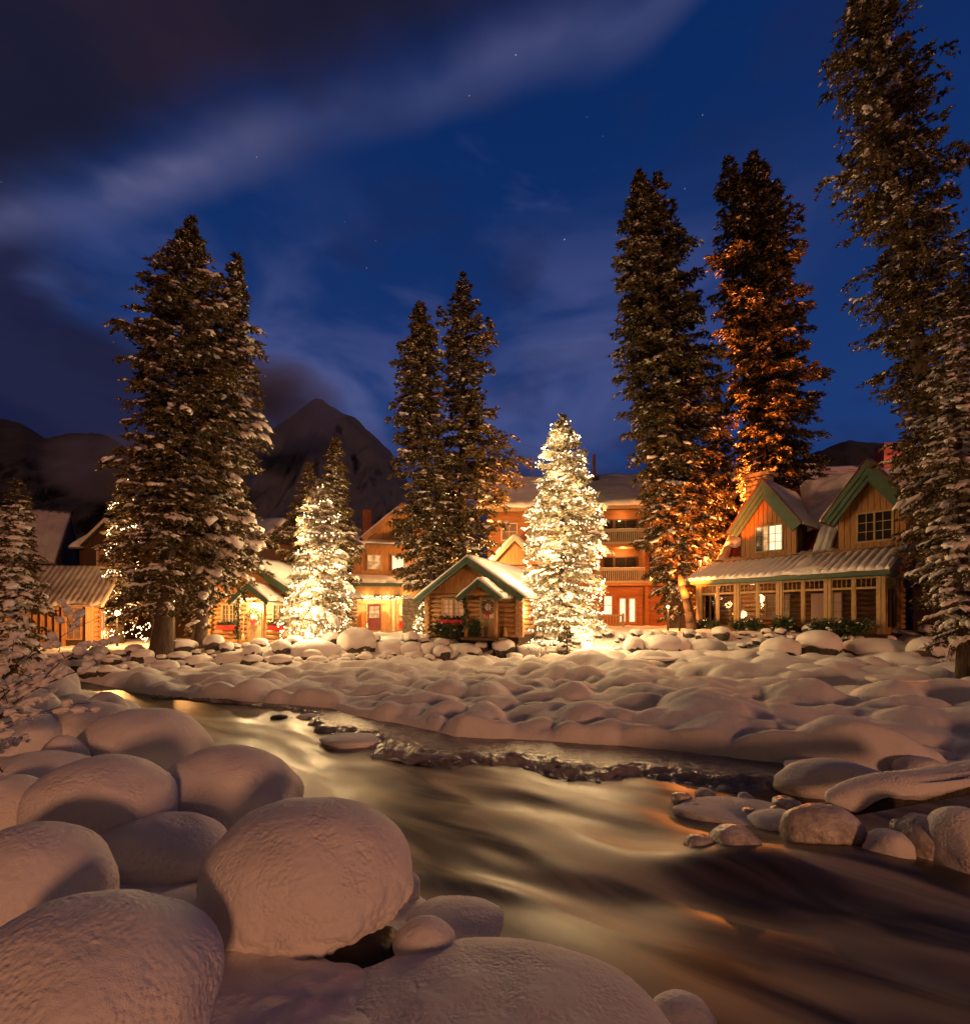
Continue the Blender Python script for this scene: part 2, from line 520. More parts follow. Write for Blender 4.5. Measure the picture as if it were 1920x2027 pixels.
def lamp(name, parent, loc, power, col, radius=0.12):
    d = bpy.data.lights.new(name, 'POINT')
    d.energy = power; d.color = col; d.shadow_soft_size = radius
    o = bpy.data.objects.new(name, d)
    COL.objects.link(o)
    o.location = loc
    if parent: o.parent = parent
    return o
# ------------------------------------------------------------------ the valley floor
def poly_sdist(P, line):
    """signed distance of plan points to a polyline; positive to the left of its direction"""
    best = np.full(len(P), 1e9); sgn = np.ones(len(P)); par = np.zeros(len(P)); acc = 0.0
    for (a, b) in zip(line[:-1], line[1:]):
        a = np.array(a, float); b = np.array(b, float); d = b - a; ln = np.linalg.norm(d)
        w = P - a
        t = np.clip((w @ d) / (ln * ln), 0, 1)
        off = w - t[:, None] * d
        dist = np.hypot(off[:, 0], off[:, 1])
        cr = d[0] * w[:, 1] - d[1] * w[:, 0]
        u = dist < best
        best[u] = dist[u]; sgn[u] = np.where(cr[u] >= 0, 1, -1); par[u] = acc + t[u] * ln
        acc += ln
    return best * sgn, par

def resample(line, step):
    pts = [np.array(p, float) for p in line]
    out = []
    for i in range(len(pts) - 1):
        p0 = pts[max(i - 1, 0)]; p1 = pts[i]; p2 = pts[i + 1]; p3 = pts[min(i + 2, len(pts) - 1)]
        n = max(2, int(np.linalg.norm(p2 - p1) / step))
        for k in range(n):
            t = k / n
            out.append(0.5 * ((2 * p1) + (-p0 + p2) * t + (2 * p0 - 5 * p1 + 4 * p2 - p3) * t * t + (-p0 + 3 * p1 - 3 * p2 + p3) * t ** 3))
    out.append(pts[-1])
    return np.array(out)

# near bank (going upstream, bank on its left), far bank edge (going downstream, field on its left)
NEAR = [(4.0, 0.4), (2.3, 1.7), (1.35, 2.55), (0.95, 3.0), (0.35, 3.45), (-0.35, 4.1), (-0.75, 4.75), (-1.9, 6.1), (-2.7, 6.7), (-4.6, 8.4), (-6.6, 10.6), (-9.2, 13.6), (-13.5, 16.6), (-22, 20), (-40, 25)]
FAR = [(-40, 28), (-22, 22.4), (-14.5, 17.9), (-9.3, 14.2), (-6.4, 13.3), (-3.9, 12.3), (-3.05, 11.3), (-2.0, 10.5), (-0.55, 9.3), (0.45, 9.05), (1.64, 8.75), (2.85, 8.4), (3.86, 7.85), (4.65, 7.5), (5.8, 7.1), (6.8, 6.6), (9.0, 5.6), (13.0, 3.0), (18, 0)]
BASE = [(-44, 26), (-24, 19.6), (-17, 16.8), (-14, 17.3), (-11, 19.6), (-5.8, 22.2), (1, 24.0), (8.5, 24.6), (15, 23.4), (20.5, 21.5), (28, 18), (45, 10)]

rs = np.random.RandomState(5)
def field_bumps():
    N = 4200
    X = rs.uniform(-24, 30, N); Y = rs.uniform(4, 26, N)
    P = np.stack([X, Y], 1)
    df, _ = poly_sdist(P, FAR); db, _ = poly_sdist(P, BASE)
    k = (df > 0.15) & (db < 0.2)
    P = P[k][:1900]
    n = len(P)
    r = rs.uniform(0.15, 1.0, n) ** 2.2 * (0.50 + 0.30 * (P[:, 0] > 3)) + 0.19
    h = r * rs.uniform(0.30, 0.68, n)
    asp = rs.uniform(0.75, 1.5, n); ang = rs.uniform(0, 3.14, n)
    return [(x, y, a, b, c, d) for (x, y), a, b, c, d in zip(P, r, h, asp, ang)]
BUMPS = field_bumps()
# distinct snowy mounds in the field, from the photograph: px, py of the crest, width in px, base py
for (px, py, w, by) in [(1590, 1447, 210, 1506), (1500, 1478, 100, 1508), (1700, 1440, 130, 1490), (1780, 1468, 120, 1520), (1640, 1420, 140, 1450),
                        (1130, 1440, 110, 1470), (1060, 1415, 80, 1440), (900, 1398, 190, 1462), (1230, 1375, 160, 1400), (970, 1370, 90, 1392), (1400, 1405, 200, 1450),
                        (1290, 1460, 140, 1488), (715, 1402, 66, 1424), (820, 1388, 70, 1410), (1850, 1400, 160, 1450), (1500, 1400, 150, 1440)]:
    Yd = (EYE - 0.2) * 1000 / (by - 1226); zt = EYE - (py - 1226) / 1000 * (Yd + 0.4)
    BUMPS.append(((px - 960) / 1000 * Yd, Yd + 0.35, w / 2000 * Yd * 1.15, max(zt - 0.2, 0.12), 1.0, 0.0))

def terrain(P, detail=True):
    dn, _ = poly_sdist(P, NEAR)
    df, _ = poly_sdist(P, FAR)
    db, _ = poly_sdist(P, BASE)
    x, y = P[:, 0], P[:, 1]
    z = np.full(len(P), -0.55)
    near = 0.62 * smooth(dn, -0.45, 0.35) + 0.16 * smooth(dn, 0.2, 1.8) + 0.085 * np.clip(dn - 0.6, 0, 9)
    field = 0.70 * smooth(df, -0.22, 0.28) + 0.012 * np.clip(df, 0, 12)
    z = z + np.where(dn > -0.5, near, 0) + np.where((df > -0.3) & (dn < 0), field, 0)
    top = np.interp(x, [-24, -19, -13, -5, 3, 10, 20], [0.8, 0.85, 0.9, 1.2, 1.32, 1.5, 1.6])
    rise = smooth(db, 0.1, 2.9)
    z = np.where((db > 0) & (df > 0), z + (top - z) * rise + 0.012 * np.clip(db - 3, 0, 60), z)
    # bumps
    P3 = np.stack([x, y, np.zeros_like(x)], 1)
    acc = np.zeros(len(P))
    for (bx, by, r, h, asp, ang) in BUMPS:
        rr = r * max(asp, 1 / asp) * 1.3
        k = np.nonzero((np.abs(x - bx) < rr) & (np.abs(y - by) < rr))[0]
        if not len(k): continue
        dx, dy = x[k] - bx, y[k] - by
        u = (dx * math.cos(ang) + dy * math.sin(ang)) / (r * asp); v = (-dx * math.sin(ang) + dy * math.cos(ang)) / (r / asp)
        q = np.clip(1 - (u * u + v * v) / 1.2, 0, 1)
        acc[k] += (h * q ** 0.8) ** 8
    z = z + acc ** 0.125 * smooth(df, -0.1, 0.25) * (1 - smooth(db, 0.3, 1.6))
    far = smooth(np.hypot(x, y), 70, 200)
    z = z + (0.07 * fbm(P3, 1.3, 4, 3) * (smooth(dn, 0.2, 1.0) + smooth(df, 0.1, 0.6)))
    z = z + far * 4
    if detail:
        z = z + 0.006 * fbm(P3, 9.0, 3, 4)
    return z

def ground_z(x, y):
    return float(terrain(np.array([[x, y]], float), False)[0])

def polar_grid(y0, y1, ny, s0, s1, ns):
    ys = np.geomspace(y0, y1, ny); ss = np.linspace(s0, s1, ns)
    Y, S = np.meshgrid(ys, ss, indexing='ij')
    P = np.stack([(S * (Y + 0.6)).ravel(), Y.ravel()], 1)
    i = np.arange(ny - 1)[:, None] * ns + np.arange(ns - 1)[None, :]
    F = np.stack([i, i + 1, i + ns + 1, i + ns], -1).reshape(-1, 4)
    return P, F

def build_ground():
    P, F = polar_grid(0.9, 60, 620, -1.6, 1.6, 520)
    z = terrain(P)
    me = np_mesh('snow_ground', np.column_stack([P, z]), F, M['ground'])
    tag(link('snow_ground', me), kind='structure')
    # the rest of the valley floor: behind the camera and out to the mountains
    nr, na = 40, 96
    r = np.geomspace(62, 6000, nr); a = np.linspace(0, 2 * np.pi, na + 1)[:-1]
    R, A = np.meshgrid(r, a, indexing='ij')
    V = np.column_stack([(R * np.cos(A)).ravel(), (R * np.sin(A)).ravel(), np.zeros(nr * na)])
    V[:, 2] = 1.7 + 0.012 * np.clip(np.hypot(V[:, 0], V[:, 1]) - 60, 0, 200) + 0.1
    i = np.arange(nr - 1)[:, None] * na; j = np.arange(na)[None, :]; j2 = (j + 1) % na
    F = np.stack([i + j, i + na + j, i + na + j2, i + j2], -1).reshape(-1, 4)
    tag(link('valley_floor', np_mesh('valley_floor', V, F, M['snow_far'])), kind='structure')
    # near bank behind and beside the camera
    V = []; ns = 60
    xs = np.linspace(-70, 70, ns); ys = np.linspace(-70, 1.0, ns)
    Y, X = np.meshgrid(ys, xs, indexing='ij')
    Pb = np.column_stack([X.ravel(), Y.ravel()])
    zb = 0.35 + 0.05 * fbm(np.column_stack([Pb, np.zeros(len(Pb))]), 0.3, 3, 9) - 0.03 - 1.0 * smooth(Pb[:, 0], 3, 8)*smooth(Pb[:,1],-14,-2) 
    i = np.arange(ns - 1)[:, None] * ns + np.arange(ns - 1)[None, :]
    F = np.stack([i, i + 1, i + ns + 1, i + ns], -1).reshape(-1, 4)
    tag(link('near_bank', np_mesh('near_bank', np.column_stack([Pb, zb]), F, M['ground'])), kind='structure')
build_ground()

# ------------------------------------------------------------------ river
FLOW = resample([(-40, 26.5), (-22, 21.2), (-13.5, 17.0), (-8.2, 13.0), (-4.2, 10.0), (-1.3, 7.4), (0.9, 5.6), (3.0, 4.0), (5.6, 2.4), (10, 0.2)], 0.15)
def build_river():
    P, F = polar_grid(0.75, 24, 300, -1.5, 1.9, 300)
    dn, _ = poly_sdist(P, NEAR); df, _ = poly_sdist(P, FAR)
    al = np.zeros(len(P)); ac = np.zeros(len(P))
    T = np.gradient(FLOW, axis=0); T /= np.linalg.norm(T, axis=1)[:, None]
    S = np.concatenate([[0], np.cumsum(np.linalg.norm(np.diff(FLOW, axis=0), axis=1))])
    for a in range(0, len(P), 8000):
        Q = P[a:a + 8000]
        d2 = ((Q[:, None, :] - FLOW[None]) ** 2).sum(-1)
        k = d2.argmin(1)
        w = Q - FLOW[k]
        al[a:a + 8000] = S[k] + (w * T[k]).sum(1)
        ac[a:a + 8000] = T[k][:, 0] * w[:, 1] - T[k][:, 1] * w[:, 0]
    fl = np.stack([al, ac, np.zeros_like(al)], 1)
    bend = fl.copy(); bend[:, 0] *= 0.35; bend[:, 1] *= 1.0
    calm = smooth(P[:, 1], 14, 7)
    inside = np.clip(np.minimum(-dn, -df), 0, 2)
    amp = smooth(inside, 0.0, 0.8) * (0.012 + 0.065 * calm)
    z = amp * fbm(bend, 1.15, 3, 21, 0.45)
    # smooth swell where the current pours over the stones by the shelf
    def hump(px, py, z0, rx, ry, h, ang=0.0):
        Yd = (EYE - z0) * 1000 / (py - 1226); xx = (px - 960) / 1000 * Yd
        dx, dy = P[:, 0] - xx, P[:, 1] - Yd
        u = (dx * math.cos(ang) + dy * math.sin(ang)) / rx; v = (-dx * math.sin(ang) + dy * math.cos(ang)) / ry
        return h * np.exp(-(u * u + v * v))
    z = z + hump(1450, 1690, 0.12, 0.8, 0.34, 0.13, -0.12) - hump(1330, 1785, 0, 1.2, 0.26, 0.04, -0.2) + hump(1050, 1620, 0, 0.9, 0.3, 0.05, -0.4)
    z = z + hump(1750, 1700, 0.1, 0.6, 0.4, 0.10, -0.4) + hump(1000, 1760, 0, 0.6, 0.14, 0.05, -0.3)
    keep = (dn < 1.0) & (df < 0.8)
    kf = keep[F].all(1)
    F = F[kf]
    used = np.unique(F); remap = np.full(len(P), -1); remap[used] = np.arange(len(used))
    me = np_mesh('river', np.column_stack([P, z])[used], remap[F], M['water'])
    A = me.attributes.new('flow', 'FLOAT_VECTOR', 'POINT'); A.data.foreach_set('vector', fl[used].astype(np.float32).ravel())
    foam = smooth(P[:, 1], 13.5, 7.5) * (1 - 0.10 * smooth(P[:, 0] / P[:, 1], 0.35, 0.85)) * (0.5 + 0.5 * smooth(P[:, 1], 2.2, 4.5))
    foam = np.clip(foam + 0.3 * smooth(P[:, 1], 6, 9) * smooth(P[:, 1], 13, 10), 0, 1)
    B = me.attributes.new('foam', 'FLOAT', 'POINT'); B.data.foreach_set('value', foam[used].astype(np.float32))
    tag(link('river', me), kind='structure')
build_river()

def build_ice():
    line = resample(FAR[3:14], 0.07)
    n = len(line); nw = 40
    T = np.gradient(line, axis=0); T /= np.linalg.norm(T, axis=1)[:, None]
    Nn = np.stack([T[:, 1], -T[:, 0]], 1)          # to the water
    px = 960 + 1000 * line[:, 0] / line[:, 1]
    wid = np.interp(px, [300, 480, 620, 720, 800, 950, 1100, 1250, 1400, 1500, 1600, 1700], [0.0, 0.25, 0.9, 1.3, 1.25, 1.5, 1.7, 1.75, 1.5, 1.3, 0.8, 0.1])
    s = np.arange(n) * 0.07
    one = np.column_stack([s, np.zeros(n), np.zeros(n)])
    wid = wid * (1 + 0.25 * fbm(one, 0.8, 3, 31)) + 0.10 * vnoise(one, 5, 32)
    t = np.linspace(-0.25, 1.0, nw)
    V = line[:, None, :] + Nn[:, None, :] * (wid[:, None] * t[None, :])[..., None]
    P = V.reshape(-1, 2); P3 = np.column_stack([P, np.zeros(len(P))])
    tt = np.tile(t, n)
    outer = smooth(tt, 0.45, 0.75)
    st = P3 * np.array([1.0, 2.2, 1])
    z = 0.022 + 0.006 * fbm(P3, 7, 3, 33) + outer * (0.03 * (1 - np.abs(vnoise(st, 4.0, 34))) ** 3 * 1.6 + 0.035 * (1 - np.abs(vnoise(st, 9.0, 36))) ** 3 + 0.035 * fbm(st, 11, 3, 35)) - 0.10 * smooth(tt, 0.78, 1.0)
    i = np.arange(n - 1)[:, None] * nw + np.arange(nw - 1)[None, :]
    F = np.stack([i, i + nw, i + nw + 1, i + 1], -1).reshape(-1, 4)
    tag(link('river_ice', np_mesh('river_ice', np.column_stack([P, z]), F, M['ice'])), kind='structure')
build_ice()

# ------------------------------------------------------------------ mountains
def mountain(name, ridge, d0, d1, seed, m, label=None):
    px = np.array([r[0] for r in ridge], float); py = np.array([r[1] for r in ridge], float)
    na, nv = 260, 110
    s = np.linspace((px[0] - 960) / 1000, (px[-1] - 960) / 1000, na)
    top = (1226 - np.interp(s * 1000 + 960, px, py)) / 1000 * d1
    v = np.linspace(0, 1.35, nv)
    V = np.zeros((nv, na, 3))
    for k, t in enumerate(v):
        Y = d0 + (d1 - d0) * t
        x = s * Y
        if t <= 1: prof = t ** 1.15
        else: prof = 1 - (t - 1) * 2.4
        V[k, :, 0] = x; V[k, :, 1] = Y; V[k, :, 2] = top * prof
    P = V.reshape(-1, 3)
    Q = np.column_stack([P[:, 0], P[:, 1] * 0.35, np.zeros(len(P))])
    rel = np.repeat(np.minimum(v, 2 - v) , na)
    g = 1 - np.abs(vnoise(Q, 0.006, seed)) * 2
    P[:, 2] += (g * 45 + fbm(Q, 0.02, 4, seed + 3) * 22) * np.sin(np.clip(rel, 0, 1) * np.pi) ** 0.7 + fbm(Q, 0.012, 3, seed + 9) * 12 * smooth(rel, 0.4, 1)
    i = np.arange(nv - 1)[:, None] * na + np.arange(na - 1)[None, :]
    F = np.stack([i, i + 1, i + na + 1, i + na], -1).reshape(-1, 4)
    tag(link(name, np_mesh(name, P, F, m)), kind='structure')

def mountain_mat(name, rock, snow, cover):
    m = bpy.data.materials.new(name); m.use_nodes = True
    nt = m.node_tree; n = NT(nt); L = nt.links.new
    b = nt.nodes['Principled BSDF']; b.inputs['Roughness'].default_value = 0.9; b.inputs['Specular IOR Level'].default_value = 0.05
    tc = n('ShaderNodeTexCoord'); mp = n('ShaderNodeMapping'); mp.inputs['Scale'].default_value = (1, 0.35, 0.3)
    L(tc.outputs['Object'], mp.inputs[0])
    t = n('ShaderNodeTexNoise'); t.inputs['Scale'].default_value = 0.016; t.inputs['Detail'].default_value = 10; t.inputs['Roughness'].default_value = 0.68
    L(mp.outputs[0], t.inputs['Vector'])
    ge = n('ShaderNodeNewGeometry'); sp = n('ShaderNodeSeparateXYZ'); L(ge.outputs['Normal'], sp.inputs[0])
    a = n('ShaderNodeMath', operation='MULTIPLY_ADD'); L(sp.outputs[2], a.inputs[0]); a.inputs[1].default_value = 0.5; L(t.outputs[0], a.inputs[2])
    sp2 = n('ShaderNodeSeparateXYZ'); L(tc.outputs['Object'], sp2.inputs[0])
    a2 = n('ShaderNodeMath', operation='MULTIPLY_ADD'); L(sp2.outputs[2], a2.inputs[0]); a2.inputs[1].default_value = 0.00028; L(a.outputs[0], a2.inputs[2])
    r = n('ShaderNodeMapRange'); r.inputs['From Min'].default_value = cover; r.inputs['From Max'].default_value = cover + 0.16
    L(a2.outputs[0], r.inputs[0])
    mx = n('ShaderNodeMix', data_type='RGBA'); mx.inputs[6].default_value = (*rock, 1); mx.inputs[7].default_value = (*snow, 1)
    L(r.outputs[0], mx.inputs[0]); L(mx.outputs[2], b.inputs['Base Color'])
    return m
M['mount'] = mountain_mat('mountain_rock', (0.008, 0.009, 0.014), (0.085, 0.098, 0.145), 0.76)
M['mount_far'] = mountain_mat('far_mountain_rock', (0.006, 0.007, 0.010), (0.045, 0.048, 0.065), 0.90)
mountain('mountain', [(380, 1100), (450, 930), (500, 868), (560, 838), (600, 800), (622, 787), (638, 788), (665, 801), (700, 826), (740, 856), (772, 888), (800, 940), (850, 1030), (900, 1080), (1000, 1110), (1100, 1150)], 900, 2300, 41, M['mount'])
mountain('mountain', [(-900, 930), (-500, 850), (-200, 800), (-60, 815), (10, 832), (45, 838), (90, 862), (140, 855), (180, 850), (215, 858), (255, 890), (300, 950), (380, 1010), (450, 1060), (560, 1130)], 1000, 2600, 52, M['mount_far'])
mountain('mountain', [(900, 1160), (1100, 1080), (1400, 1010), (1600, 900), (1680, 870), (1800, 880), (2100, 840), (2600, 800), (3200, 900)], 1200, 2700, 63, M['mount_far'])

def mist():
    """low cloud hanging on the mountain's shoulder"""
    V, F = ico(4)
    m = bpy.data.materials.new('mist'); m.use_nodes = True
    nt = m.node_tree; nt.nodes.clear(); n = NT(nt); L = nt.links.new
    out = n('ShaderNodeOutputMaterial'); vol = n('ShaderNodeVolumePrincipled')
    vol.inputs['Color'].default_value = (0.75, 0.76, 0.85, 1); vol.inputs['Anisotropy'].default_value = 0.2
    tc = n('ShaderNodeTexCoord'); t = n('ShaderNodeTexNoise'); t.inputs['Scale'].default_value = 1.5; t.inputs['Detail'].default_value = 4
    L(tc.outputs['Object'], t.inputs['Vector'])
    ln = n('ShaderNodeVectorMath', operation='LENGTH'); L(tc.outputs['Object'], ln.inputs[0])
    r = n('ShaderNodeMapRange'); r.inputs['From Min'].default_value = 1.0; r.inputs['From Max'].default_value = 0.25
    L(ln.outputs['Value'], r.inputs[0])
    r2 = n('ShaderNodeMapRange'); r2.inputs['From Min'].default_value = 0.36; r2.inputs['From Max'].default_value = 0.66
    L(t.outputs[0], r2.inputs[0])
    mu = n('ShaderNodeMath', operation='MULTIPLY'); L(r.outputs[0], mu.inputs[0]); L(r2.outputs[0], mu.inputs[1])
    m2 = n('ShaderNodeMath', operation='MULTIPLY'); L(mu.outputs[0], m2.inputs[0]); m2.inputs[1].default_value = 0.03
    L(m2.outputs[0], vol.inputs['Density']); L(vol.outputs[0], out.inputs['Volume'])
    for (px, py, Y, rx, ry, rz) in ((520, 800, 1500, 260, 170, 150), (300, 930, 1400, 330, 160, 110)):
        o = link('mist', np_mesh('mist', V, F, m), loc=at(px, py, Y)); o.scale = (rx, ry, rz)
        tag(o, 'bank of pale mist hanging on the mountain shoulder' if px > 400 else 'lower bank of mist before the dark far mountain', 'mist', kind='stuff')
mist()

# ------------------------------------------------------------------ snow-covered boulders
def blob(level, rx, ry, zt, zb, seed, rough=0.10, fine=0.0, lump=0.0, sq=0.85, tilt=0.0):
    """rounded boulder mesh data: origin on its base, top at zt, underside to zb (<0)"""
    V, F = ico(level)
    d = V.copy()
    m = 1 + rough * fbm(d, 1.1, 2, seed) * 1.2
    x = np.sign(d[:, 0]) * np.abs(d[:, 0]) ** sq * rx * m
    y = np.sign(d[:, 1]) * np.abs(d[:, 1]) ** sq * ry * m
    zc = zt * 0.30
    z = np.where(d[:, 2] > 0, zc + np.abs(d[:, 2]) ** 1.0 * (zt - zc), zc - np.abs(d[:, 2]) ** 0.8 * (zc - zb))
    z = np.where(d[:, 2] > 0, zc + (z - zc) * (1 + rough * 0.5 * fbm(d, 0.9, 2, seed + 5)), z)
    z = z + tilt * x
    Vn = np.column_stack([x, y, z])
    if fine or lump:
        nrm = d / np.linalg.norm(d, axis=1)[:, None]
        low = smooth(d[:, 2], 0.35, -0.5)
        if lump:
            c = np.abs(vnoise(Vn, 9, seed + 7)); c2 = np.abs(vnoise(Vn, 19, seed + 8))
            Vn = Vn + nrm * (lump * low * ((c ** 0.7) * 1.0 + 0.5 * c2 - 0.5))[:, None]
        Vn = Vn + nrm * (fine * (0.8 * vnoise(Vn, 6, seed + 9) + 0.16 * (1 - 2 * np.abs(vnoise(Vn, 22, seed + 10))) + 0.18 * vnoise(Vn, 60, seed + 11)))[:, None]
    return Vn, F

def boulder(px, top, wpx, Y, label, group, level=5, seed=1, ry=None, fine=0.006, lump=0.0, zb=None, sq=0.92, rough=0.10, name='snowy_boulder', tilt=0.0, m='snow', cat='boulder'):
    x = (px - 960) / 1000 * Y; zt = EYE - (top - 1226) / 1000 * Y; rx = wpx / 2000 * Y
    zg = ground_z(x, Y) if zb is None else zb
    ryy = ry or rx * 0.85
    th = np.linspace(0.0, np.pi / 2, 60)
    def crest(z_top):           # where the rounded back of the dome meets the line of sight
        hc = (z_top - zg) * 0.3 + zg
        return ((hc + (z_top - hc) * np.sin(th) - EYE) / (Y + ryy * np.cos(th) ** 0.96)).max()
    lo, hi = zg + 0.05, zt + 0.1
    for _ in range(30):
        md = (lo + hi) / 2
        if crest(md) > -(top - 1226) / 1000: hi = md
        else: lo = md
    zt = (lo + hi) / 2
    rx = rx * math.sqrt(max(0.8, 1 - (ryy / Y) ** 2))
    h = max(zt - zg, 0.08)
    V, F = blob(level, rx, ry or rx * 0.85, h, -0.25 * h - 0.08, seed, rough, fine, lump, sq, tilt)
    o = link(name, np_mesh(name, V, F, M[m]), loc=(x, Y, zg))
    return tag(o, label, cat, group)

G1 = 'snow-covered boulders on the near bank'
NB = [
 # px, top, width, Y, level, lump, tilt, label
 (600, 1576, 415, 3.35, 7, 0.045, 0.03, 'biggest round snow dome on the near bank, overhanging a dark hollow'),
 (320, 1606, 260, 3.95, 6, 0.0, -0.03, 'shaded snow dome tucked behind the biggest one beside the dark hollow'),
 (446, 1477, 286, 5.05, 6, 0.015, 0.0, 'broad snow dome at the water edge just behind the biggest dome'),
 (195, 1490, 280, 4.25, 6, 0.02, 0.0, 'tall snow dome between the broad waterside dome and the frame edge'),
 (282, 1400, 250, 6.4, 6, 0.01, -0.02, 'wide flat-topped snow dome at the bend where the river opens out'),
 (172, 1388, 170, 7.6, 5, 0.0, 0.05, 'sloping snow mound just behind the wide flat-topped dome'),
 (208, 1370, 92, 8.8, 5, 0.0, 0.0, 'small snow dome peeking over the sloping mound by the river'),
 (124, 1456, 96, 5.6, 5, 0.0, 0.0, 'little snow hump in front of the wide flat-topped dome'),
 (70, 1486, 240, 5.0, 5, 0.0, 0.0, 'long low snow mound behind the tall dome, below the shrub'),
 (20, 1532, 150, 4.3, 5, 0.0, 0.0, 'low shaded snow mound cut by the frame beside the tall dome'),
 (58, 1625, 300, 3.1, 6, 0.015, 0.0, 'snow dome cut by the frame, above the large foremost dome'),
 (170, 1759, 490, 2.28, 7, 0.012, -0.03, 'large foremost snow dome in the bottom corner of the near bank'),
 (985, 1858, 800, 2.42, 7, 0.010, 0.0, 'very wide granular snow mound along the bottom edge by the river'),
 (1352, 1960, 130, 2.72, 5, 0.02, 0.0, 'small snow-capped stone standing in the water past the wide mound'),
 (905, 1770, 190, 3.5, 5, 0.006, 0.0, 'low snow ledge sloping to the water beside the biggest dome'),
 (845, 1812, 130, 3.05, 5, 0.02, 0.0, 'small snow shoulder under the biggest dome beside the low ledge'),
 (800, 1720, 60, 3.9, 4, 0.01, 0.0, 'snow lump at the waterline behind the flank of the biggest dome'),
 (95, 1330, 120, 9.5, 5, 0.0, 0.0, 'snow mound under the snow-laden shrub at the far end of the near bank'),
 (60, 1360, 110, 8.3, 5, 0.0, 0.0, 'rounded snow mound in front of the shrub, beside the sloping mound'),
 (145, 1372, 90, 9.0, 4, 0.0, 0.0, 'low snow hump between the shrub mound and the small dome'),
 (120, 1318, 70, 11.5, 4, 0.0, 0.0, 'tall narrow snow hump where the near bank meets the cobbles'),
 (20, 1400, 180, 7.0, 5, 0.0, 0.0, 'snow drift at the foot of the shrub beside the frame edge'),
]
for k, (px, top, w, Y, lv, lump, tilt, lab) in enumerate(NB):
    zb = None
    if k == 0: zb = 0.30
    if k == 13: zb = -0.05
    boulder(px, top, w, Y, lab, G1, level=lv, seed=100 + k * 7, lump=lump, tilt=tilt, zb=zb, rough=0.09 if k else 0.06, fine=0.012 if Y < 4.5 else 0.008,
            ry=(w / 2000 * Y) * (0.75 if k in (0, 12) else 0.85), sq=0.94 if k == 0 else 1.02)
# added rock, coloured near black for the shade under the biggest dome
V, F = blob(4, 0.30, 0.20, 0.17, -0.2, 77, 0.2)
tag(link('rock', np_mesh('rock', V, F, mat('shade_dark_rock', (0.018, 0.014, 0.011), 0.5, bump=[(9, 6, 0.6, 0.03)])), loc=((704 - 960) / 1000 * 3.05, 3.05, 0.13)), 'rock coloured near black for the shade in the hollow under the biggest dome', 'rock')

G2 = 'snowy stones along the river shelf'
RB = [
 (700, 1452, 122, 9.2, 0.0, 0.0, 'snow_far', 'lone flat snow-topped rock standing in mid river'),
 (612, 1414, 44, 11.3, 0.0, 0.0, 'snow_far', 'small snow dome in the shallow water near the field edge'),
 (552, 1418, 30, 11.2, 0.0, 0.0, 'rock', 'tiny dark stone in the glinting shallows'),
 (1640, 1502, 200, 6.55, 0.02, 0.0, 'snow', 'long snow-covered stone lying on the ice shelf edge'),
 (1625, 1502, 120, 7.1, 0.1, 0.0, 'snow', 'snow hump just behind the long shelf stone'),
 (1822, 1497, 82, 7.0, 0.05, 0.0, 'snow', 'rounded snow-capped stone alone beyond the long shelf stone'),
 (1730, 1468, 100, 7.6, 0.1, 0.0, 'snow', 'snow dome behind the long shelf stone at the field edge'),
 (1815, 1472, 105, 7.7, 0.1, 0.0, 'snow', 'snow dome behind the rounded stone at the field edge'),
 (1446, 1578, 215, 5.75, 0.0, 0.0, 'snow', 'low flat snow slab at the broken ice edge'),
 (1545, 1602, 105, 5.35, 0.0, 0.0, 'snow', 'frosted stone between the flat slab and the glazed hump'),
 (1625, 1590, 160, 4.95, 0.0, 0.0, 'ice', 'glazed ice-coated hump where the current pours over'),
 (1384, 1650, 60, 4.75, 0.0, 0.0, 'ice', 'smaller of the two ice-coated stones above the smooth swell'),
 (1452, 1634, 98, 4.75, 0.0, 0.0, 'ice', 'larger of the two ice-coated stones above the smooth swell'),
 (1760, 1640, 90, 4.6, 0.0, 0.0, 'snow', 'low snow-dusted boulder beside the glazed hump'),
 (1830, 1612, 120, 4.7, 0.0, 0.0, 'ice', 'ice-crusted boulder at the frame edge under the log'),
 (1905, 1596, 130, 4.5, 0.0, 0.0, 'snow', 'snowy boulder cut by the frame edge below the log'),
 (1300, 1302, 76, 20.0, None, 0.0, 'snow_far', 'dark-footed snow dome alone at the back of the snow field'),
 (1447, 1314, 62, 18.6, None, 0.0, 'snow_far', 'smooth snow dome in the field near the cluster of bare-sided rocks'),
 (1064, 1399, 46, 11.2, None, 0.0, 'snow', 'small round snow dome alone near the ice sheet'),
 (1660, 1376, 72, 12.0, None, 0.0, 'snow', 'smaller of the two paired snow domes in the open field'),
 (1768, 1374, 100, 12.4, None, 0.0, 'snow', 'larger of the two paired snow domes in the open field'),
 (1636, 1297, 70, 21.5, None, 0.0, 'snow_far', 'snow dome in the field below the glazed porch'),
 (970, 1338, 62, 17.5, None, 0.0, 'snow_far', 'single taller snow mound amid the rippled field'),
]
for k, (px, top, w, Y, zb, tilt, m, lab) in enumerate(RB):
    boulder(px, top, w, Y, lab, G2, level=5 if Y < 8 else 4, seed=300 + k * 11, zb=zb, m='ice_crust' if m == 'ice' else m, fine=0.02 if m == 'ice' else 0.006, lump=0.055 if m == 'ice' else 0.01,
            ry=w / 2000 * Y * (0.6 if w > 150 else 0.85), rough=0.14, name='icy_boulder' if m == 'ice' else ('stone' if m == 'rock' else 'snowy_boulder'))
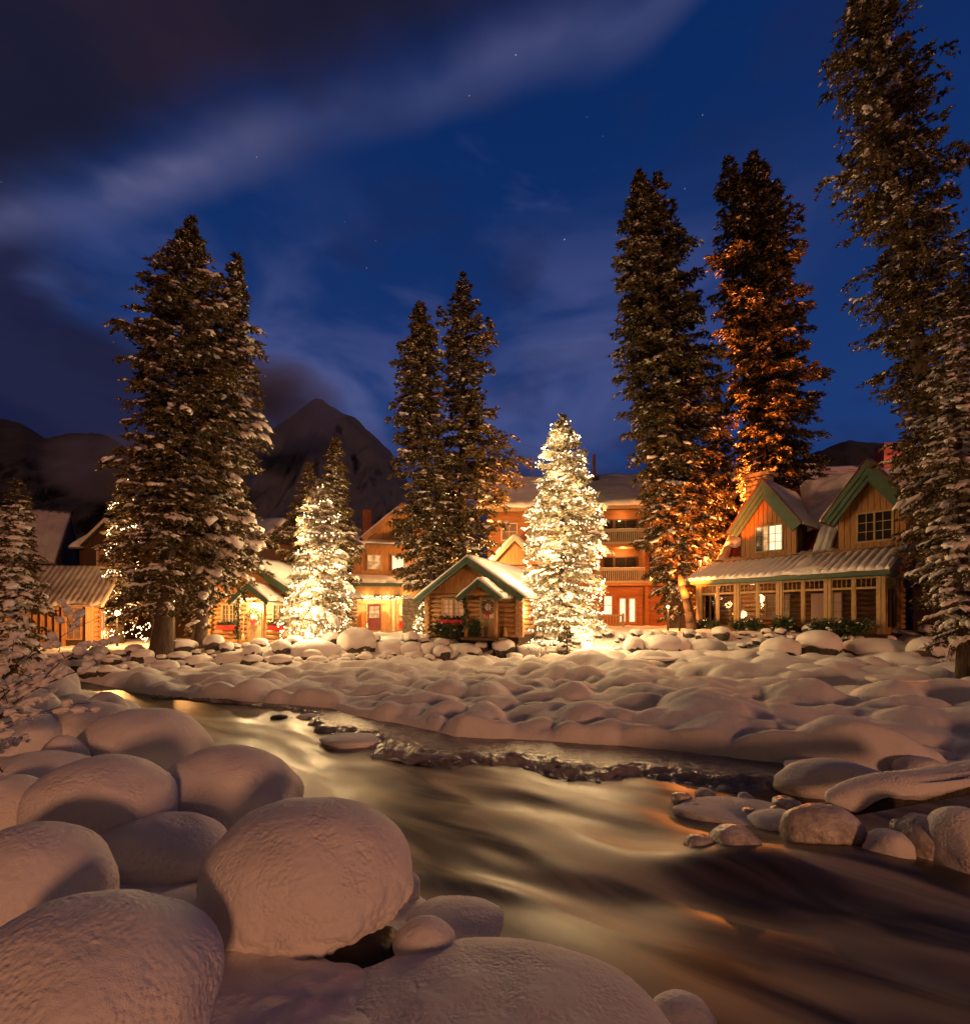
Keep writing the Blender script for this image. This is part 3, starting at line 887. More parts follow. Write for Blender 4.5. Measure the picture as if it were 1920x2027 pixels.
# small crusted lumps between the shelf stones
rl = random.Random(8)
for k in range(22):
    px = rl.uniform(1340, 1915); py = 1560 + 0.30 * (px - 1340) * rl.uniform(0.2, 1.0) + rl.uniform(0, 60)
    Y = (EYE - 0.03) * 1000 / (py - 1226)
    r = rl.uniform(0.05, 0.15)
    V, F = blob(4, r, r * 0.85, r * rl.uniform(0.8, 1.3), -0.1, 700 + k, 0.25, 0.012, 0.04, 0.9)
    o = link('icy_lump', np_mesh('icy_lump', V, F, M['ice_crust' if k % 3 else 'snow']), loc=((px - 960) / 1000 * Y, Y, 0.0))
    tag(o, 'small ice-crusted lump in the water among the shelf stones', 'ice', 'small icy lumps by the shelf')
# snow-covered fallen log across the shelf
def fallen_log():
    t = thing('fallen_log', 'long snow-covered log lying over the dark channel at the frame edge', 'log', tuple(at(1640, 1600, 5.2)))
    t.location.z = 0.22
    a = Vector((0, 0, 0)); b = at(2060, 1530, 5.6) - t.location; b.z = 0.30
    MB().tube(a, b, 0.085, 0.11, 12).build('trunk', M['bark'], t, True)
    V, F = ico(4)
    n = (b - a); Ln = n.length
    W = V.copy()
    W = np.column_stack([np.sign(V[:, 0]) * np.abs(V[:, 0]) ** 0.5 * Ln / 2, V[:, 1] * 0.21, np.where(V[:, 2] > 0, V[:, 2] * 0.16, V[:, 2] * 0.13)])
    W[:, 2] += 0.05 * vnoise(W, 1.6, 5) * smooth(V[:, 2], -0.2, 0.4) + 0.09 * vnoise(W * np.array([1, 0.2, 0.2]), 2.6, 6) * smooth(V[:, 2], 0.2, -0.6); W[:, 1] += 0.04 * vnoise(W, 1.2, 7)
    o = link('snow_cover', np_mesh('snow_cover', W, F, M['snow']), t, loc=(a + b) / 2 + Vector((0, 0, 0.10)))
    o.rotation_euler = n.to_track_quat('X', 'Z').to_euler()
fallen_log()

# ---- the far bank: stones with bare dark sides and thick snow caps
def capped_stone(x, y, w, h, label, group, seed, name='snow_capped_stone', bare=0.5, share=None):
    zg = ground_z(x, y) - 0.05
    t = thing(name, label, 'stone', (x, y, zg), random.Random(seed).uniform(-0.3, 0.3), group)
    if share is None:
        V, F = blob(4, w / 2 * 0.93, w / 2 * 0.8, h * 0.8, -0.25, seed, 0.18, sq=0.8)
        V = V + 0.04 * np.stack([vnoise(V, 4, seed + 1), vnoise(V, 4, seed + 2), vnoise(V, 4, seed + 3)], 1) * min(1.0, w)
        rock = np_mesh('rock', V, F, M['rock'], True)
        S, F2 = ico(4)
        m = 1 + 0.12 * fbm(S, 1.2, 2, seed + 4)
        hang = bare * h * 1.35 * (0.55 + 0.6 * vnoise(S * np.array([1, 1, 0.1]), 1.4, seed + 6) + 0.25 * vnoise(S * np.array([1, 1, 0.1]), 4, seed + 8))
        z = np.where(S[:, 2] > 0, h * (0.5 + 0.5 * np.abs(S[:, 2]) ** 0.85), h * 0.5 - np.abs(S[:, 2]) ** 0.5 * np.maximum(h * 0.5 - hang, 0.02))
        sq = lambda q: np.sign(q) * np.abs(q) ** 0.92
        Vc = np.column_stack([sq(S[:, 0]) * w / 2 * 1.04 * m, sq(S[:, 1]) * w / 2 * 0.92 * m, z])
        cap = np_mesh('snow_cap', Vc, F2, M['snow_far'], True)
    else:
        rock, cap = share
    link('rock', rock, t); link('snow_cap', cap, t)
    return t

G3 = 'snow-capped rocks along the far bank'
FB = [  # px centre, top, bottom, width, label, bare
 (708, 1242, 1306, 70, 'tall squarish dark boulder with a thick snow hat by the bright tree', 0.62),
 (622, 1265, 1314, 94, 'long snow-buried boulder leaning against the tall squarish boulder', 0.3),
 (465, 1289, 1323, 66, 'flat snow-topped boulder with a dark underside below the porch-lamp cabin', 0.45),
 (500, 1275, 1300, 36, 'snow-capped stone with a dark side in front of the porch-lamp cabin', 0.5),
 (858, 1271, 1303, 58, 'snow-ringed boulder below the flower box of the small log cabin', 0.4),
 (870, 1284, 1310, 42, 'small curled snow cap in front of the snow-ringed boulder', 0.3),
 (921, 1273, 1309, 62, 'bare-sided squat boulder under the cabin porch', 0.6),
 (996, 1264, 1290, 44, 'rounded snowy stone below the broom of the small log cabin', 0.4),
 (1180, 1281, 1310, 90, 'broad low snow dome beside the little sapling', 0.15),
 (1255, 1260, 1292, 38, 'upright snowy stone between the sapling and the leaning trunk', 0.4),
 (1312, 1256, 1296, 78, 'large smooth-topped boulder beside the leaning trunk', 0.45),
 (1344, 1262, 1307, 48, 'steep snow-draped stone between two larger dark-footed boulders', 0.4),
 (1398, 1264, 1309, 74, 'round boulder with a wide dark foot in front of the glazed porch corner', 0.5),
 (1546, 1261, 1313, 72, 'steep boulder with icicle-like snow fringe below the glazed porch', 0.6),
 (1620, 1247, 1300, 78, 'tallest pointed snow-covered boulder before the glazed porch', 0.4),
 (1624, 1283, 1312, 52, 'small snow dome at the foot of the tallest pointed boulder', 0.3),
 (1730, 1263, 1310, 116, 'wide ragged snowy boulder below the last porch window', 0.5),
 (1836, 1260, 1308, 66, 'triangular boulder with a dark cleft beside the frosted spruce', 0.5),
 (1860, 1285, 1322, 56, 'snow dome in front of the triangular boulder', 0.2),
 (1890, 1272, 1310, 60, 'snow-covered stone under the boughs of the frosted spruce', 0.3),
 (1800, 1290, 1326, 50, 'low snow dome between the wide ragged boulder and the frosted spruce', 0.2),
 (1480, 1284, 1312, 80, 'long low snow hump between the two dark-footed boulders', 0.15),
 (770, 1268, 1305, 60, 'big snow drape just past the tall squarish boulder', 0.15),
 (815, 1270, 1300, 50, 'smooth snow mound before the stone garden wall', 0.2),
 (1050, 1275, 1304, 56, 'snow mound behind the bare twigs of the riverside bush', 0.2),
]
for k, (px, top, bot, w, lab, bare) in enumerate(FB):
    Y = 23.2 if px < 640 else 24.2
    if px > 1500: Y = 22.6
    if px > 1780: Y = 20.8
    if px < 520: Y = 21.0
    x = (px - 960) / 1000 * Y
    h = (bot - top) / 1000 * Y + 0.1
    t = capped_stone(x, Y, w / 1000 * Y, h, lab, G3, 500 + k * 13, bare=bare)
    t.location.z = EYE - (bot - 1226) / 1000 * Y - 0.1

# the many smaller cobbles of the bank
rc = random.Random(12)
protos = []
def fill_cobbles():
    placed = [(o.location.x, o.location.y, 0.9) for o in COL.objects if o.get('group') == G3]
    n = 0; tries = 0
    LB = 'small snow-buried cobble among many heaped along the far bank'
    while n < 270 and tries < 12000:
        tries += 1
        if rc.random() < 0.55: px = rc.uniform(60, 640)
        else: px = rc.uniform(640, 1900)
        Y = rc.uniform(15, 27)
        x = (px - 960) / 1000 * Y
        db, _ = poly_sdist(np.array([[x, Y]]), BASE)
        if not (-0.5 < db[0] < 2.6): continue
        w = rc.uniform(0.34, 0.95) * (1.0 if px < 640 else 0.9)
        if any((x - a) ** 2 + (Y - b) ** 2 < (0.45 * (w + c)) ** 2 for a, b, c in placed): continue
        placed.append((x, Y, w))
        if len(protos) < 10:
            t = capped_stone(x, Y, 1.0, rc.uniform(0.5, 0.75), LB, 'cobbles of the far bank', 900 + n, 'snowy_cobble', bare=rc.uniform(0.15, 0.4))
            protos.append([c.data for c in t.children])
        else:
            t = capped_stone(x, Y, 1, 1, LB, 'cobbles of the far bank', 900 + n, 'snowy_cobble', share=rc.choice(protos))
        t.scale = (w * rc.uniform(0.9, 1.2), w, w * rc.uniform(0.75, 1.1))
        t.rotation_euler[2] = rc.uniform(0, 6.28)
        n += 1
fill_cobbles()

# tell apart the cobbles that have a named neighbour
SHORT = ['tall squarish boulder', 'long leaning boulder', 'flat-topped boulder below the porch lamp', 'dark-sided stone by the porch-lamp cabin', 'snow-ringed boulder', 'curled snow cap', 'bare-sided squat boulder',
         'rounded stone below the broom', 'broad low dome by the sapling', 'upright snowy stone', 'smooth-topped boulder by the leaning trunk', 'steep snow-draped stone', 'round dark-footed boulder', 'icicle-fringed boulder',
         'tallest pointed boulder', 'dome at the foot of the pointed boulder', 'wide ragged boulder', 'triangular cleft boulder', 'dome before the triangular boulder', 'stone under the frosted spruce', 'low dome by the frosted spruce',
         'long low hump', 'big snow drape', 'smooth mound by the garden wall', 'mound behind the twiggy bush']
def name_cobbles():
    anchors = [o for o in COL.objects if o.get('group') == G3]
    cob = [o for o in COL.objects if o.get('group') == 'cobbles of the far bank']
    used = set()
    for a, sh in zip(anchors, SHORT):
        for word, fn in (('close in front of', lambda d: d.y < -0.25), ('close behind', lambda d: d.y > 0.25), ('lying beside', lambda d: abs(d.y) <= 0.45)):
            c = [(math.hypot(o.location.x - a.location.x, o.location.y - a.location.y), o) for o in cob if o.name not in used and fn(o.location - a.location)]
            c = [q for q in c if q[0] < 1.9]
            if c:
                o = min(c, key=lambda q: q[0])[1]; used.add(o.name)
                o['label'] = 'small snowy cobble %s the %s' % (word, sh)
name_cobbles()
# ------------------------------------------------------------------ conifers
def quad_strip_tubes(paths, radii, n=3):
    """paths (B,S,3), radii (B,S) -> verts, quads for B thin tubes"""
    B, S, _ = paths.shape
    T = np.gradient(paths, axis=1)
    T /= np.linalg.norm(T, axis=2, keepdims=True) + 1e-9
    up = np.array([0, 0, 1.0])
    A = np.cross(T, up); A /= np.linalg.norm(A, axis=2, keepdims=True) + 1e-6
    C = np.cross(A, T)
    ang = np.arange(n) * 2 * np.pi / n
    V = paths[:, :, None, :] + radii[:, :, None, None] * (A[:, :, None, :] * np.cos(ang)[None, None, :, None] + C[:, :, None, :] * np.sin(ang)[None, None, :, None])
    V = V.reshape(-1, 3)
    b = np.arange(B)[:, None, None] * S * n; s = np.arange(S - 1)[None, :, None] * n; k = np.arange(n)[None, None, :]; k2 = (k + 1) % n
    F = np.stack([b + s + k, b + s + k2, b + s + n + k2, b + s + n + k], -1).reshape(-1, 4)
    return V, F

def conifer(label, base, tip, Y, sil, seed, nb=260, crown0=0.06, snow=0.5, droop=0.28, dens=1.0, name='spruce_tree', group=None, trunk_r=None,
            blob_lv=1, frost=0.35, tips=(), needle=0.17, base_z=None, needles_m='needles', up=0.35, ragged=0.25, bare=None, snow_w=1.0):
    rg = np.random.RandomState(seed)
    bp = at(base[0], base[1], Y); tp = at(tip[0], tip[1], Y)
    zg = ground_z(bp.x, Y) if base_z is None else base_z
    H = tp.z - zg
    lean = np.array([tp.x - bp.x, 0.0])
    t = thing(name, label, 'tree', (bp.x, Y, zg), 0, group)
    # silhouette -> half widths by height
    rows = []
    for (py, l, r) in sil:
        z = (EYE + (1226 - py) / 1000 * Y) - zg
        ax = bp.x + lean[0] * z / H
        rows.append((z, max(ax - (l - 960) / 1000 * Y, 0.1), max((r - 960) / 1000 * Y - ax, 0.1)))
    rows.append((H, 0.05, 0.05)); rows.sort()
    zz = np.array([r[0] for r in rows]); ll = np.array([r[1] for r in rows]); lr = np.array([r[2] for r in rows])
    z0 = max(zz[0], crown0 * H) if crown0 else zz[0]
    # branches
    per = 6
    nwh = nb // per; nb = nwh * per
    hw_ = z0 + (H * 0.995 - z0) * ((np.arange(nwh) + rg.uniform(-0.25, 0.25, nwh) + 0.5) / nwh).clip(0, 1) ** 0.90
    wl_ = rg.uniform(0.80, 1.12, nwh)
    wh = np.repeat(np.arange(nwh), per)
    zb = hw_[wh] + rg.normal(size=nb) * 0.16 * (H - z0) / nwh
    zb = np.clip(zb, z0, H * 0.995)
    az = np.arange(nb) * 2.39996 + rg.uniform(-0.5, 0.5, nb)
    ca, sa = np.cos(az), np.sin(az)
    wl = np.interp(zb, zz, ll); wr = np.interp(zb, zz, lr)
    side = (ca + 1) / 2
    Ln = wl * (1 - side) + wr * side
    rag = wl_[wh] * np.where(rg.rand(nb) < 0.14, 0.55, 0.93) * np.where(np.abs(ca) < 0.6, 0.92, 1.0) * (1 + ragged * rg.uniform(-1.2, 0.45, nb))
    Ln *= rag
    Ln = np.maximum(Ln, 0.12)
    cap = 0.10 + 0.42 * (H - zb)          # the leader tapers to a point
    Ln = np.minimum(Ln, cap)
    rel = zb / H
    a = up * (rel - 0.25) + rg.uniform(-0.12, 0.12, nb)
    b = droop * (1.15 - 0.7 * rel) * rg.uniform(0.6, 1.3, nb)
    SEG = 6
    s = np.linspace(0, 1, SEG)
    ax = np.stack([lean[0] * zb / H, np.zeros(nb)], 1)
    for _ in range(3):          # boughs droop: take the width where their tips end up
        zt = np.clip(zb + Ln * (a - b + 0.10), zz[0], H)
        w2 = np.interp(zt, zz, ll) * (1 - side) + np.interp(zt, zz, lr) * side
        Ln = np.minimum(np.maximum(w2 * rag, 0.12), cap)
    pos = lambda br, ss: np.stack([ax[br, 0] + ca[br] * Ln[br] * ss, ax[br, 1] + sa[br] * Ln[br] * ss,
                                   zb[br] + Ln[br] * (a[br] * ss - b[br] * ss ** 2 + 0.10 * ss ** 4)], -1)
    br = np.repeat(np.arange(nb), SEG)
    paths = pos(br, np.tile(s, nb)).reshape(nb, SEG, 3)
    r0 = np.clip(0.012 * Ln + 0.012, 0.012, 0.06)
    V, F = quad_strip_tubes(paths, r0[:, None] * (1 - 0.8 * s)[None, :])
    link('branches', np_mesh('branches', V, F, M['bark']), t, kind='stuff')
    # trunk
    tr = trunk_r or H * 0.0155
    n = 14; hs = np.linspace(0, 1, 12)
    P = np.stack([lean[0] * hs, np.zeros(12), hs * H * 0.985 - 0.15], 1)
    rad = tr * (1 - hs) ** 0.85 + 0.015 + 0.35 * tr * np.exp(-hs * 30)
    ang = np.arange(n) * 2 * np.pi / n
    Vt = P[:, None, :] + rad[:, None, None] * np.stack([np.cos(ang), np.sin(ang), np.zeros(n)], 1)[None]
    i = np.arange(11)[:, None] * n; k = np.arange(n)[None, :]; k2 = (k + 1) % n
    link('trunk', np_mesh('trunk', Vt.reshape(-1, 3), np.stack([i + k, i + k2, i + n + k2, i + n + k], -1).reshape(-1, 4), M['bark']), t)
    for (tx, ty, w) in tips:                       # extra leaders
        q = at(tx, ty, Y)
        m = int(w)
        # handled as short branches climbing to a second top
        zt = q.z - zg; x0 = q.x - bp.x
        extra = np.linspace(zt - 3.4, zt, m)
        zb = np.concatenate([zb, extra]); a2 = rg.uniform(0, 6.28, m)
        az = np.concatenate([az, a2]); ca = np.cos(az); sa = np.sin(az)
        Ln = np.concatenate([Ln, 0.22 + 0.30 * (zt - extra) * rg.uniform(0.7, 1.2, m)])
        a = np.concatenate([a, rg.uniform(0.2, 0.5, m)]); b = np.concatenate([b, rg.uniform(0.05, 0.2, m)])
        ax = np.concatenate([ax, np.column_stack([np.full(m, x0), np.zeros(m)])]); rel = np.concatenate([rel, extra / H])
    nb2 = len(zb)
    if bare is not None:      # sparse stretch of crown
        pass
    # twigs
    kt = np.maximum(4, (5 + Ln * 7.0) * dens).astype(int)
    br = np.repeat(np.arange(nb2), kt)
    NTw = len(br)
    ss = rg.uniform(0.12, 1.0, NTw) ** 0.85
    st = pos(br, ss)
    fwd = np.stack([ca[br], sa[br], a[br] - 2 * b[br] * ss], 1)
    sd = np.where(rg.rand(NTw) < 0.5, -1.0, 1.0) * rg.uniform(0.3, 1.1, NTw)
    perp = np.stack([-sa[br], ca[br], np.zeros(NTw)], 1)
    dr = fwd * 0.75 + perp * sd[:, None] + np.array([0, 0, 1.0]) * rg.uniform(-0.42, 0.06, NTw)[:, None]
    dr /= np.linalg.norm(dr, axis=1)[:, None]
    tl = np.minimum(0.95, (0.16 + 0.34 * Ln[br] * (1.05 - 0.65 * ss))) * rg.uniform(0.6, 1.15, NTw) * np.clip((1.02 - rel[br]) * 9, 0.35, 1)
    # needle sprays
    kn = np.maximum(3, (3 + tl * 13)).astype(int)
    tw = np.repeat(np.arange(NTw), kn)
    NN = len(tw)
    f = rg.uniform(0.0, 1.0, NN)
    p = st[tw] + dr[tw] * (tl[tw] * f)[:, None] - np.array([0, 0, 1.0]) * (0.18 * tl[tw] * f ** 2)[:, None]
    rd = rg.normal(size=(NN, 3)) * np.array([1, 1, 0.6]); rd /= np.linalg.norm(rd, axis=1)[:, None]
    nd = dr[tw] * 0.75 + rd * 0.75; nd /= np.linalg.norm(nd, axis=1)[:, None]
    wv = np.cross(nd, rg.normal(size=(NN, 3))); wv /= np.linalg.norm(wv, axis=1)[:, None] + 1e-6
    nl = needle * rg.uniform(0.7, 1.35, NN); nw = nl * rg.uniform(0.22, 0.36, NN)
    Vn = np.stack([p - wv * nw[:, None], p + wv * nw[:, None], p + nd * nl[:, None]], 1).reshape(-1, 3)
    Fn = np.arange(NN * 3).reshape(-1, 3)
    link('crown', np_mesh('crown', Vn, Fn, M[needles_m], False), t, kind='stuff')
    # snow: lumps riding on the outer boughs
    Vs, Fs = [], []
    off = 0
    IV, IF = ico(blob_lv)
    ncl = int(nb2 * 3.6 * snow)
    bb = rg.randint(0, nb2, ncl); sb = 1.0 - rg.uniform(0, 0.85, ncl) ** 1.3
    ok = Ln[bb] > 0.2
    bb, sb = bb[ok], sb[ok]
    cl_lat = rg.uniform(-0.26, 0.26, len(bb)) * (rg.rand(len(bb)) < 0.6); cl_sz = rg.uniform(0.6, 1.25, len(bb)) ** 1.4
    kc = rg.randint(2, 6, len(bb))
    ci = np.repeat(np.arange(len(bb)), kc)
    step = np.concatenate([np.arange(k) - (k - 1) for k in kc]) if len(kc) else np.zeros(0)
    nbk = len(ci)
    lat = cl_lat[ci] + rg.normal(size=nbk) * 0.035
    wob = cl_sz[ci] * rg.uniform(0.55, 1.15, nbk)
    bb0 = bb[ci]
    sb = np.clip(sb[ci] + step * (0.085 / np.maximum(Ln[bb0], 0.5)) * cl_sz[ci] * snow_w * 1.3 + rg.normal(size=nbk) * 0.012, 0.1, 1.02)
    bb = bb0
    pc = pos(bb, np.minimum(sb, 1.0)) + np.stack([-sa[bb], ca[bb], np.zeros(nbk)], 1) * (lat * Ln[bb] * (1.15 - sb * 0.7))[:, None]
    ps = snow_w * (0.045 + 0.036 * np.minimum(Ln[bb], 2.4)) * wob
    dirx = np.stack([ca[bb], sa[bb], a[bb] - 2 * b[bb] * sb - 0.15], 1); dirx /= np.linalg.norm(dirx, axis=1)[:, None]
    sy = np.stack([-sa[bb], ca[bb], np.zeros(nbk)], 1); upv = np.cross(dirx, sy)
    upv *= np.sign(upv[:, 2:3] + 1e-9)
    jit = 1 + 0.28 * rg.normal(size=(nbk, len(IV), 1)) * (0.7 if blob_lv else 0.9)
    sc1 = ps * rg.uniform(0.9, 1.6, nbk); sc2 = ps * rg.uniform(0.8, 1.45, nbk); sc3 = ps * rg.uniform(0.42, 0.7, nbk)
    loc = IV[None] * jit
    loc3 = np.where(loc[..., 2] < 0, loc[..., 2] * 0.5, loc[..., 2])
    droopz = -0.35 * (loc[..., 0] ** 2) * np.sign(loc[..., 0]) * (loc[..., 0] > 0)
    VB = pc[:, None, :] + dirx[:, None, :] * (loc[..., 0] * sc1[:, None])[..., None] + sy[:, None, :] * (loc[..., 1] * sc2[:, None])[..., None] + upv[:, None, :] * ((loc3 + 0.35) * sc3[:, None])[..., None]
    VB[..., 2] += droopz * sc1[:, None]
    Vs.append(VB.reshape(-1, 3)); Fs.append((np.arange(nbk)[:, None, None] * len(IV) + IF[None]).reshape(-1, 3)); off = nbk * len(IV)
    # frost and crumbs of snow on the twigs: small flakes facing up
    nf = int(NTw * frost * 3)
    tf = rg.randint(0, NTw, nf); ff = rg.uniform(0.1, 1.05, nf)
    pf = st[tf] + dr[tf] * (tl[tf] * ff)[:, None] - np.array([0, 0, 1.0]) * (0.18 * tl[tf] * ff ** 2)[:, None] + np.array([0, 0, 0.025])
    sz = needle * rg.uniform(0.25, 0.62, nf)
    d1 = dr[tf]; d2 = np.cross(d1, [0, 0, 1.0]); d2 /= np.linalg.norm(d2, axis=1)[:, None] + 1e-6
    d2 = d2 + np.array([0, 0, 1.0]) * rg.uniform(-0.4, 0.4, nf)[:, None]
    Q = np.stack([pf - d1 * sz[:, None], pf - d2 * (sz * 0.6)[:, None], pf + d1 * sz[:, None] - np.array([0, 0, 0.4]) * sz[:, None], pf + d2 * (sz * 0.6)[:, None] ], 1).reshape(-1, 3)
    i = np.arange(nf)[:, None] * 4 + off
    Fs.append((i[:, :, None] + np.array([[0, 1, 2], [0, 2, 3]])[None]).reshape(-1, 3)); Vs.append(Q)
    link('snow_load', np_mesh('snow_load', np.concatenate(Vs), np.concatenate(Fs), M['tree_snow']), t, kind='stuff')
    t_info = dict(obj=t, H=H, lean=lean[0], zz=zz, ll=ll, lr=lr, z0=z0, Y=Y, zg=zg, x=bp.x, rg=rg)
    return t_info

OCT = np.array([(1, 0, 0), (-1, 0, 0), (0, 1, 0), (0, -1, 0), (0, 0, 1.5), (0, 0, -1.0)])
OCF = np.array([(0, 2, 4), (2, 1, 4), (1, 3, 4), (3, 0, 4), (2, 0, 5), (1, 2, 5), (3, 1, 5), (0, 3, 5)])
def bulbs_mesh(P, r):
    V = (P[:, None, :] + OCT[None] * r).reshape(-1, 3)
    F = (np.arange(len(P))[:, None, None] * 6 + OCF[None]).reshape(-1, 3)
    return np_mesh('bulbs', V, F, M['bulb'], True)

def light_string(info, label, turns, seed, spacing=0.12, r=0.028, power=6.0, nl=12, out=0.97, zlo=0.03, zhi=0.97, lamp_col=(1.0, 0.63, 0.28), sag=0.22, clumps=0.5):
    rg = np.random.RandomState(seed)
    H, zz, ll, lr = info['H'], info['zz'], info['ll'], info['lr']
    t = thing('light_string', label, 'string lights', tuple(info['obj'].location))
    n = 9000
    u = np.linspace(0, 1, n)
    z = (zlo + (zhi - zlo) * u) * H
    th = 2 * np.pi * turns * u ** 0.85
    kk = 7
    wob = np.column_stack([np.cos(th), np.sin(th), z * 1.3])
    side = (np.cos(th) + 1) / 2
    R = (np.interp(z, zz, ll) * (1 - side) + np.interp(z, zz, lr) * side) * out * (0.90 + 0.14 * vnoise(wob, 1.6, seed))
    z = z - sag * np.abs(np.sin(th * 2.7 + 1.5 * vnoise(wob, 0.9, seed + 2))) * np.clip(R, 0.2, 1.5) + 0.30 * vnoise(wob, 1.1, seed + 3)
    z = np.clip(z, 0.02 * H, H)
    P = np.column_stack([info['lean'] * z / H + R * np.cos(th), R * np.sin(th), z])
    seg = np.linalg.norm(np.diff(P, axis=0), axis=1); S = np.concatenate([[0], np.cumsum(seg)])
    m = int(S[-1] / spacing)
    q = np.linspace(0, S[-1], m)
    Pb = np.column_stack([np.interp(q, S, P[:, k]) for k in range(3)]) + rg.normal(size=(m, 3)) * 0.055
    # boughs where the string bunches up
    w = Pb[::2]
    keep = vnoise(w, 1.4, seed + 5) > 0.25
    extra = w[keep] + rg.normal(size=(keep.sum(), 3)) * 0.07
    if clumps: Pb = np.concatenate([Pb, extra[rg.rand(len(extra)) < clumps]])
    link('bulbs', bulbs_mesh(Pb, r), t, kind='stuff')
    qq = np.linspace(0, S[-1], int(S[-1] / 0.35))
    wire = np.column_stack([np.interp(qq, S, P[:, k]) for k in range(3)])[None]
    V, F = quad_strip_tubes(wire, np.full(wire.shape[:2], 0.006))
    link('wire', np_mesh('wire', V, F, M['metal']), t)
    for k in range(nl):                     # the glow of the bulbs, gathered in a few point lamps along the string
        j = int(((k + 0.5) / nl) ** 0.9 * (m - 1))
        pr = np.array([np.interp(q[j], S, P[:, i]) for i in range(3)])
        axp = np.array([info['lean'] * pr[2] / H, 0, pr[2]])
        pl = axp + (pr - axp) * (1.10 if k % 3 else 0.55)
        lamp('bulb_glow', t, tuple(pl), power, lamp_col, 0.28)
    return t

GT = 'tall snowy spruces on the lodge grounds'
T1 = conifer('tallest spruce of the river cobbles pair, with the thick bare trunk', (318, 1290), (380, 428), 20.5,
        [(1262, 222, 320), (1240, 208, 330), (1213, 206, 350), (1167, 216, 385), (1097, 228, 430), (1004, 246, 440), (934, 235, 450), (865, 242, 465), (800, 260, 470), (762, 252, 470), (720, 240, 468), (683, 250, 460), (632, 280, 445), (586, 272, 440), (539, 284, 428), (500, 300, 420), (470, 352, 408), (450, 368, 392)], 11,
        nb=400, snow=0.8, crown0=0.095, group=GT, trunk_r=0.34, dens=1.0, frost=0.5, ragged=0.32)
T1b = conifer('spruce leaning on the tallest one, its boughs heavy with snow', (392, 1275), (470, 498), 22.5,
        [(1235, 340, 412), (1200, 345, 425), (1180, 350, 500), (1125, 360, 545), (1088, 365, 550), (1027, 375, 536), (981, 380, 510), (934, 385, 528), (883, 395, 530), (850, 400, 527), (758, 405, 522), (716, 410, 520), (653, 415, 514), (632, 420, 500), (586, 430, 494), (544, 445, 487)], 12,
        nb=330, snow=1.4, group=GT, trunk_r=0.26, dens=0.95, frost=0.4, tips=[(426, 544, 22)], droop=0.42, snow_w=1.35, ragged=0.3)
T3a = conifer('shorter topped spruce behind the small log cabin', (858, 1245), (830, 596), 33.0,
        [(1165, 800, 900), (1134, 785, 900), (1076, 772, 905), (1019, 775, 900), (980, 790, 900), (942, 785, 895), (904, 766, 890), (835, 775, 885), (789, 782, 880), (750, 772, 875), (720, 769, 872), (673, 792, 868), (625, 798, 862)], 13,
        nb=400, snow=0.85, group=GT, dens=0.9, blob_lv=0, needle=0.22, frost=0.7, tips=[(872, 612, 18)], ragged=0.35)
T3b = conifer('ragged spruce with a glimpsed trunk behind the small log cabin', (914, 1245), (917, 537), 34.0,
        [(1180, 860, 960), (1096, 850, 985), (1076, 855, 990), (1050, 850, 1026), (1000, 850, 1048), (950, 850, 1052), (904, 855, 1048), (870, 858, 1045), (845, 865, 1010), (804, 870, 980), (773, 870, 977), (740, 875, 962), (712, 878, 980), (689, 880, 990), (650, 880, 990), (639, 882, 990), (625, 885, 950), (597, 890, 945), (558, 900, 935)], 14,
        nb=330, snow=0.85, group=GT, dens=0.85, blob_lv=0, needle=0.22, frost=0.7, ragged=0.38, droop=0.2)
T5 = conifer('twin-topped dark spruce beside the hotel balconies', (1345, 1245), (1264, 336), 33.0,
        [(1225, 1300, 1350), (1195, 1285, 1370), (1146, 1280, 1380), (1096, 1270, 1410), (1022, 1260, 1440), (973, 1262, 1440), (923, 1262, 1440), (874, 1242, 1440), (824, 1232, 1438), (775, 1232, 1435), (725, 1222, 1428), (676, 1214, 1420), (636, 1218, 1405), (602, 1220, 1394), (542, 1218, 1392), (512, 1218, 1385), (473, 1219, 1372), (443, 1222, 1355), (409, 1232, 1348), (354, 1250, 1290)], 15,
        nb=640, snow=1.05, group=GT, dens=1.0, blob_lv=0, needle=0.22, frost=0.65, snow_w=0.95, tips=[(1303, 344, 34)], crown0=0.02, droop=0.32, ragged=0.28)
T5b = conifer('smaller spruce glowing orange in the gap between the twin-topped pair', (1412, 1245), (1418, 760), 36.0,
        [(1200, 1370, 1455), (1100, 1368, 1462), (1000, 1374, 1462), (920, 1384, 1455), (850, 1396, 1442), (800, 1406, 1431)], 28,
        nb=260, snow=0.5, dens=1.0, blob_lv=0, needle=0.22, frost=0.6, crown0=0.02)
T6 = conifer('twin-topped dark spruce rising behind the glazed cabin', (1522, 1250), (1490, 298), 38.0,
        [(1100, 1440, 1600), (970, 1462, 1612), (938, 1462, 1620), (874, 1455, 1632), (849, 1450, 1627), (824, 1448, 1618), (775, 1440, 1614), (740, 1440, 1617), (720, 1436, 1596), (676, 1424, 1600), (616, 1412, 1592), (587, 1412, 1590), (547, 1404, 1586), (517, 1403, 1584), (483, 1408, 1575), (438, 1414, 1570), (379, 1413, 1552), (350, 1416, 1540), (330, 1470, 1525)], 16,
        nb=600, snow=0.95, group=GT, dens=1.0, blob_lv=0, needle=0.24, frost=0.6, snow_w=0.95, tips=[(1443, 313, 44)], crown0=0.0, droop=0.3, ragged=0.28)
